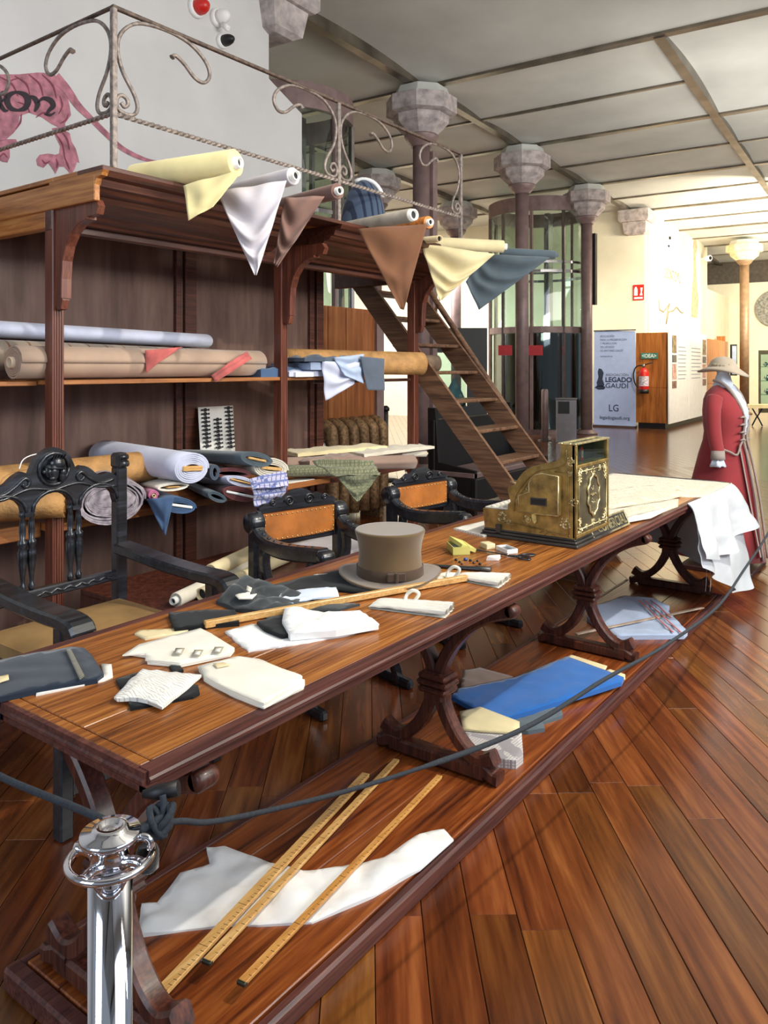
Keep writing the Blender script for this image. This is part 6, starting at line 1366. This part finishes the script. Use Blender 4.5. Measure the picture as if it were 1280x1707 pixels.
# ------------------------------------------------------------------ costumed mannequin
MC = V((6.26, 1.46, 0)); fw = (V((_s,-_c,0))*.76 + V((-_c,-_s,0))*.65).normalized(); sw = V((-fw.y, fw.x, 0))
if sw.dot(V((_c,_s,0))) > 0: sw = -sw       # sw points to the viewer's side
mq = thing('costumed_mannequin', 'headless mannequin in a red braided frock coat, white shirt and straw hat', 'mannequin', (MC.x, MC.y, 0))
def ring(z, a, b, off=0.0, n=32, flare=0.0, c=MC, ruf=0): return [V((c.x,c.y,0)) + sw*((a+ruf*math.sin(k*5*2*PI/n))*math.cos(2*PI*k/n)) + fw*(off+(b+ruf*math.sin(k*5*2*PI/n))*math.sin(2*PI*k/n)) + V((0,0,z)) for k in range(n)]
coat = [ring(.08,.26,.30,-.02,ruf=.022),ring(.30,.235,.27,-.02,ruf=.018),ring(.60,.195,.225,-.01,ruf=.010),ring(.85,.158,.175,0,ruf=.004),ring(.95,.138,.145,.0),ring(1.02,.138,.14,.005),ring(1.10,.155,.155,.01),ring(1.18,.168,.155,.01),ring(1.26,.172,.135,.0),ring(1.31,.15,.105,-.01),ring(1.345,.09,.07,-.015),ring(1.365,.06,.055,-.01)]
part('frock_coat', MB().loft(coat), c_red, mq)
# open front with white shirt
def front(u, v): # strip down the chest
    zt = 1.36; z = zt-(zt-1.0)*v; wd = .03+.055*(1-v)**.8
    x = (u-.5)*2*wd; dep = {0:.075}.get(0)+.085*min(1,v*2.2) if v < .45 else .16-.02*(v-.45)
    dep = .062+.105*math.sin(min(1,v/.62)*PI/2)-.022*max(0,v-.6)/.4
    return V((MC.x,MC.y,0)) + sw*(x) + fw*(dep+.008-.25*x*x/.1+.004*math.sin(v*40+u*6)) + V((0,0,z))
mb = MB(); mb.grid(front, 10, 24); part('lace_shirt_front', mb, c_lace, mq)
part('neck', MB().lathe([(.05,1.33),(.046,1.38),(.045,1.46),(.05,1.50)], (MC.x,MC.y,0), 18), c_lace, mq)
part('neck_ruffle', MB().loft([ring(1.345,.07,.07,.0,ruf=.006),ring(1.375,.064,.064,.0,ruf=.008),ring(1.41,.054,.054,0,ruf=.005),ring(1.44,.05,.05,0)], cap=False), c_lace, mq)
for s in (1, -1):
    base = V((MC.x,MC.y,0))
    def pt(x, y, z): return base + sw*x + fw*y + V((0,0,z))
    # collar and braid along the opening
    col = smooth_path([tuple(pt(s*.055,-.055,1.40)),tuple(pt(s*.075,.01,1.385)),tuple(pt(s*.085,.075,1.33)),tuple(pt(s*.075,.125,1.25)),tuple(pt(s*.055,.158,1.17)),tuple(pt(s*.040,.168,1.10))], 4)
    n = len(col); mb = MB(); mb.tube(col, [.006+.007*math.sin(PI*min(1,(i+3)/n)) for i in range(n)], 8); part('lapel', mb, c_trim, mq)
    br_ = smooth_path([tuple(pt(s*.048,.170,1.13)),tuple(pt(s*.045,.162,1.05)),tuple(pt(s*.040,.156,.97)),tuple(pt(s*.044,.185,.84)),tuple(pt(s*.05,.24,.55)),tuple(pt(s*.058,.295,.10))], 5)
    part('front_braid', MB().tube(br_, .009, 6), c_trim, mq)
    part('waist_braid', MB().tube(smooth_path([tuple(pt(s*.045,.160,.975)),tuple(pt(s*.09,.150,.93)),tuple(pt(s*.12,.135,.86)),tuple(pt(s*.150,.095,.88)),tuple(pt(s*.165,.04,.90))], 4), .008, 6), c_trim, mq)
    for z in (1.13,1.075,1.02,.965):
        part('braid_tassel', MB().tube([tuple(pt(s*.045,.172,z)),tuple(pt(s*.075,.165,z+.006)),tuple(pt(s*.10,.150,z))], [.006,.009,.003], 6), c_trim, mq)
    # sleeve, cuff, lace frill and gloved hand
    sl = smooth_path([tuple(pt(s*.150,-.01,1.27)),tuple(pt(s*.192,-.01,1.20)),tuple(pt(s*.205,-.005,1.08)),tuple(pt(s*.205,.01,.96)),tuple(pt(s*.20,.025,.88))], 4); n = len(sl)
    part('sleeve', MB().tube(sl, [.058-.014*i/n for i in range(n)], 14), c_red, mq)
    part('cuff', MB().tube([sl[-1]+V((0,0,.012)), sl[-1]-V((0,0,.028)), sl[-1]-V((0,0,.055))], [.048,.050,.052], 14), c_trim, mq)
    c0 = sl[-1]; rgs = []
    for z, r in ((-.05,.036),(-.075,.046),(-.10,.056),(-.105,.050)): rgs.append([c0 + sw*((r+.008*math.sin(k*1.9))*math.cos(2*PI*k/20)) + fw*((r+.008*math.sin(k*1.9))*math.sin(2*PI*k/20)) + V((0,0,z+.006*math.sin(k*2.5))) for k in range(20)])
    part('lace_frill', MB().loft(rgs), c_lace, mq)
part('center_braid_panel', MB().grid(lambda u, v: V((MC.x,MC.y,0)) + sw*(.085+(u-.5)*.03) + fw*(.142+.145*v) + V((0,0,.93-.8*v)), 2, 10), c_trim, mq)
# straw hat
hz = 1.475
rgh = []
for r, z in ((.001,-.008),(.08,-.008),(.135,-.014),(.168,-.016),(.176,-.010),(.145,.006),(.105,.028),(.092,.052),(.074,.080),(.042,.100),(.001,.106)):
    rgh.append([V((MC.x,MC.y,hz)) + sw*(r*.86*math.cos(2*PI*k/32)) + fw*(r*1.06*math.sin(2*PI*k/32)+.0) + V((0,0,z + (r/.17)**2*.018*math.cos(2*(2*PI*k/32))*1.0 - .10*r*math.sin(2*PI*k/32)*(r/.17))) for k in range(32)])
hat = thing('straw_hat', 'pale wide brimmed straw hat with flowers on the mannequin', 'hat', (MC.x, MC.y, hz-.02))
part('brim_and_crown', MB().loft(rgh), c_straw, hat)
rn = random.Random(3); fl = MB()
for k in range(16):
    a = rn.uniform(-.9,.9)+math.pi*.0; q = V((MC.x,MC.y,hz)) + sw*(.085*math.cos(a)) - fw*(.085*math.sin(a)+.01) + V((0,0,rn.uniform(.015,.045))); fl.blob(q, .018, .018, .013, 7, 4)
part('flowers', fl, cloth('hat_flower', (176,160,134), var=.3), hat, kind='stuff')
part('stand_pole', MB().lathe([(.02,.03),(.02,.4)], (MC.x,MC.y,0), 12), white_m, mq)
part('stand_base', MB().bbox((MC.x-.25,MC.y-.25,0),(MC.x+.25,MC.y+.25,.035),.006), plain('stand_dark', (50,26,26), .4), mq)
for s in (-1, 1): part('stand_leg', MB().lathe([(.025,.035),(.022,.3)], tuple(MC+sw*(.08*s)+fw*.05), 10), white_m, mq)

# ================================================================== on the platform under the table
PZ_ = PZT
def onp(name, pts, mat, label, cat='cloth', th=.004, z0=PZ_, **k): return sheet(name, pts, z0, mat, label, cat, th=th, z=z0+th, **k)
onp('crumpled_white_cloth', [(228,1562),(236,1510),(262,1507),(300,1456),(350,1441),(344,1414),(374,1411),(450,1438),(478,1444),(505,1452),(570,1447),(640,1430),(700,1390),(740,1382),(756,1400),(700,1450),(622,1495),(520,1538),(430,1543),(400,1541),(312,1550)], c_white, 'crumpled white cloth on the platform under three measuring sticks', th=.004, amp=.017, step=.018, freq=8)
tipm = plain('tip_metal', (70,72,60), .4, .7)
stick('measuring_stick', (262,1661), (610,1291), .030, .012, PZ_+.040, W_rule, 'longest graduated measuring stick, nearest the steel post', 'measuring stick', tipm, 66, zb=PZ_+.012)
stick('measuring_stick', (345,1603), (661,1267), .024, .010, PZ_+.040, W_rule, 'pale measuring stick in the middle of the three on the white cloth', 'measuring stick', tipm, 40, zb=PZ_+.014)
stick('measuring_stick', (403,1638), (733,1294), .022, .010, PZ_+.036, wood('ruler_wood_warm', (170,112,50), (200,142,72), (220,168,98), 0, 2, .45, .15, streak=30), 'yellower measuring stick nearest the platform front edge', 'measuring stick', tipm, 50, zb=PZ_+.004)
onp('mushroom_cloth', [(768,1150),(771,1118),(800,1113),(855,1128),(856,1150),(790,1165)], c_mush, 'mushroom coloured cloth peeking out behind the royal blue one', th=.016, amp=.010, step=.03)
onp('slate_cloth', [(820,1192),(880,1180),(935,1180),(938,1192),(905,1203),(908,1214),(880,1219),(852,1217)], c_teal, 'slate grey cloth beneath the royal blue one', th=.014, amp=.006, step=.02)
onp('checked_tan_cloth', [(768,1188),(800,1180),(862,1207),(869,1216),(872,1258),(860,1268),(800,1263),(776,1240)], c_check, 'finely checked folded cloth at the foot of the second trestle', th=.032, amp=.004, step=.025)
onp('tan_cloth_fold', [(766,1186),(800,1178),(866,1203),(866,1222),(800,1218),(772,1215)], c_beige, 'tan cloth fold lying on the checked cloth', th=.006, z0=PZ_+.037, amp=.003, step=.025)
onp('royal_blue_cloth', [(752,1160),(764,1148),(860,1128),(945,1094),(1006,1116),(1040,1129),(1036,1137),(900,1180),(832,1200),(822,1200)], c_blue, 'royal blue folded cloth on the platform', th=.018, z0=PZ_+.016, amp=.005, step=.03)
onp('cream_paper_strip', [(942,1096),(952,1091),(1012,1110),(1008,1118)], paperc, 'cream paper strip behind the royal blue cloth', 'paper', th=.003, amp=0)
onp('cream_paper_strip', [(1006,1119),(1016,1115),(1042,1124),(1042,1133),(1030,1131)], paperc, 'cream paper strip at the right tip of the royal blue cloth', 'paper', th=.003, amp=0)
onp('blue_striped_cloth', [(978,1030),(990,1010),(1040,993),(1088,997),(1100,1003),(1116,1010),(1113,1018),(1146,1054),(1140,1060),(1028,1061),(1000,1045)], c_ltblue, 'pale blue folded cloth with red stripes between the far trestles', th=.018, amp=.012, step=.035)
for i, pts in enumerate(([(1064,1000),(1080,1014),(1098,1032),(1122,1054)],[(1072,999),(1088,1012),(1108,1030),(1136,1055)],[(1084,1000),(1100,1012),(1118,1030)])):
    onp('red_stripe', [(x-1.6,y) for x, y in pts] + [(x+1.6,y) for x, y in pts[::-1]], c_pinkred, ('left','middle','right')[i]+' red stripe of the pale blue cloth', 'stripe', th=.001, z0=PZ_+.034, amp=0, step=.03)
stick('pale_flat_stick', (960,1057), (1172,1013), .022, .006, PZ_+.036, wood('pale_rule', (150,130,112), (176,156,138), (196,178,160), 0, 2, .4, .2), 'pale flat stick lying across the striped blue cloth', 'measuring stick', zb=PZ_+.02)

# ================================================================== barrier post and rope
SP = V((.535, .785, 0)); spd = thing('chrome_barrier_post', 'chrome barrier post with pierced round rope cap in the foreground', 'barrier post', (SP.x, SP.y, 0))
part('tube', MB().lathe([(.0245,.02),(.0245,.925)], (SP.x,SP.y,0), 40), chrome, spd)
part('base_plate', MB().lathe([(.16,0),(.16,.008),(.13,.018),(.03,.022)], (SP.x,SP.y,0), 40), chrome, spd)
part('cap', MB().lathe([(.0245,.925),(.027,.928),(.022,.936),(.020,.948),(.024,.958),(.0335,.962),(.0345,.966),(.033,.970),(.021,.9705),(.0195,.975),(.013,.977),(.011,.972),(.004,.972),(.001,.973)], (SP.x,SP.y,0), 40), chrome, spd)
part('rope_ring', MB().tube([(SP.x+.046*math.cos(2*PI*k/40+.9), SP.y+.046*math.sin(2*PI*k/40+.9), .940) for k in range(37)], .0045, 10), chrome, spd)
for k in range(4):
    a = math.pi/2*k+.3; part('spoke', MB().tube(smooth_path([(SP.x+.02*math.cos(a),SP.y+.02*math.sin(a),.938),(SP.x+.034*math.cos(a),SP.y+.034*math.sin(a),.942),(SP.x+.046*math.cos(a),SP.y+.046*math.sin(a),.940)],3), [.010]+[.0065]*5+[.0085], 10), chrome, spd)
hk = PD(238,1402,.93); part('hook', MB().tube(smooth_path([tuple(PD(222,1402,.905)),tuple(PD(232,1396,.90)),tuple(PD(244,1395,.90)),tuple(PD(251,1403,.90)),tuple(PD(249,1414,.90))],4), .0042, 8), chrome, spd)
# rope from the hook to the far barrier post (off to the right), plus the other direction
def cat(a, b, sag, n=40): a, b = V(a), V(b); return [a.lerp(b, t/n) + V((0,0,-sag*4*(t/n)*(1-t/n))) for t in range(n+1)]
rp = thing('barrier_rope', 'dark elastic barrier rope sagging along the front of the table', 'rope', (SP.x+.05, SP.y, .5))
pts = smooth_path([tuple(PD(268,1374,.93)), tuple(PD(300,1369,.95)), (.74,.80,.885), tuple(PY(640,1300,.8)), tuple(PY(870,1216,.8)), tuple(PY(1010,1131,.8)), tuple(PY(1110,1075,.8)), tuple(PY(1195,1012,.8)), tuple(PY(1240,950,.8)), tuple(PY(1283,884,.8)), (5.3,.8,.86)], 8)
part('rope', MB().tube(pts, [.0038 if p.x < 1.2 else .0055 for p in pts], 10), darkrope, rp)
kn = PD(262,1370,.925)
rn_ = MB()
for j, (ax, ay) in enumerate(((0,1),(1,0),(1,1))):
    rn_.tube([kn + V((.012*math.cos(2*PI*k/14)*(1 if ax else .5)+.004*j, .012*math.sin(2*PI*k/14), .013*math.sin(2*PI*k/14+ j*1.1))) for k in range(15)], .0042, 8)
part('knot', rn_, darkrope, rp, kind='stuff')
part('knot_wrap', MB().tube(smooth_path([tuple(PD(232,1386,.915)), tuple(PD(244,1378,.92)), tuple(PD(256,1374,.925)), tuple(PD(262,1368,.925)), tuple(PD(273,1366,.93)), tuple(PD(280,1376,.93)), tuple(PD(272,1384,.93)), tuple(PD(264,1376,.93))], 5), .0058, 8), darkrope, rp)
part('rope_tail', MB().tube(smooth_path([tuple(PD(270,1370,.93)), tuple(PD(273,1345,.935)), tuple(PD(271,1325,.94))], 3), .004, 8), darkrope, rp)
part('rope_end_stopper', MB().tube([tuple(PD(238,1324,.95)), tuple(PD(262,1321,.95)), tuple(PD(298,1314,.95))], [.0045,.009,.0095], 10), black_m, rp)
part('frayed_tassel', MB().tube(smooth_path([tuple(PD(242,1408,.92)), tuple(PD(246,1425,.92)), tuple(PD(248,1455,.92))],3), [.008,.011,.013,.014,.013,.012,.004], 10), cloth('tassel_black', (20,20,22), sheen=.6, weave=300, bump=1), rp)
part('far_hook', MB().tube(smooth_path([(5.3,.8,.86),(5.32,.795,.875),(5.36,.79,.87)],3), .005, 8), chrome, rp)
fp_ = thing('far_barrier_post', 'chrome barrier post beyond the right edge holding the far rope end', 'barrier post', (5.4,.79,0))
part('tube', MB().lathe([(.0245,.02),(.0245,.94),(.03,.95),(.01,.97)], (5.4,.79,0), 24), chrome, fp_); part('base_plate', MB().lathe([(.16,0),(.16,.008),(.03,.022)], (5.4,.79,0), 32), chrome, fp_)
rq = thing('left_barrier_rope', 'dark barrier rope running from the chrome post off to the left', 'rope', (0.3, 1.0, .9))
part('rope', MB().tube(smooth_path([tuple(PD(176,1368,.96)), tuple(PD(120,1344,1.0)), tuple(PD(50,1316,1.05)), tuple(PD(0,1294,1.1)), tuple(PD(-120,1235,1.25)), tuple(PD(-300,1160,1.5))], 6), .0048, 10), darkrope, rq)

# ------------------------------------------------------------------ rolls and folded cloth below the cabinet
for i, (e, st_, r, lb) in enumerate((((2.21,2.76),(3.0,3.0),.032,'pale paper roll end under the high armchair arm, leftmost'),((2.33,2.74),(3.1,2.92),.030,'dark cored paper roll end beside the leftmost one'),((2.52,2.84),(3.15,3.02),.040,'thickest pale roll end behind the low armchair leg'),((2.44,2.80),(3.1,3.02),.034,'long cream roll lying on top of the floor rolls'))):
    zz = r+(.068 if i == 3 else 0)+.455; tube_roll('paper_roll', (e[0],e[1],zz), (st_[0],st_[1],zz), r, c_offw if i % 2 == 0 else paperc, lb, 'paper roll', r*.45, group='paper rolls under the cabinet')
tr = thing('low_storage_box', 'low dark wooden box carrying the paper rolls behind the chairs', 'box', (2.8, 2.95, 0))
part('box_top', MB().bbox((2.12,2.70,.43),(3.2,3.35,.455),.004), W_leg, tr)
for a_, b_ in (((2.12,2.70,0),(2.15,3.35,.43)),((3.17,2.70,0),(3.2,3.35,.43)),((2.15,2.70,0),(3.17,2.73,.43)),((2.15,3.32,0),(3.17,3.35,.43))): part('box_side', MB().bbox(a_, b_, .004), W_leg, tr)
for i in range(6):
    o_ = .012*math.sin(i*2.3)
    flat('folded_pale_cloth', [(3.30+o_,2.98),(3.98,2.90+o_),(4.02,3.34),(3.34,3.40+o_)], 0.0+.069*i, (c_lilac, c_offw, c_grey)[i % 3], ('lowest','second lowest','third','fourth','fifth','topmost')[i]+' layer of the pale folded cloths seen through the low armchair', th=.055, amp=.008, step=.06, group='pale folded cloths under the lower shelf')
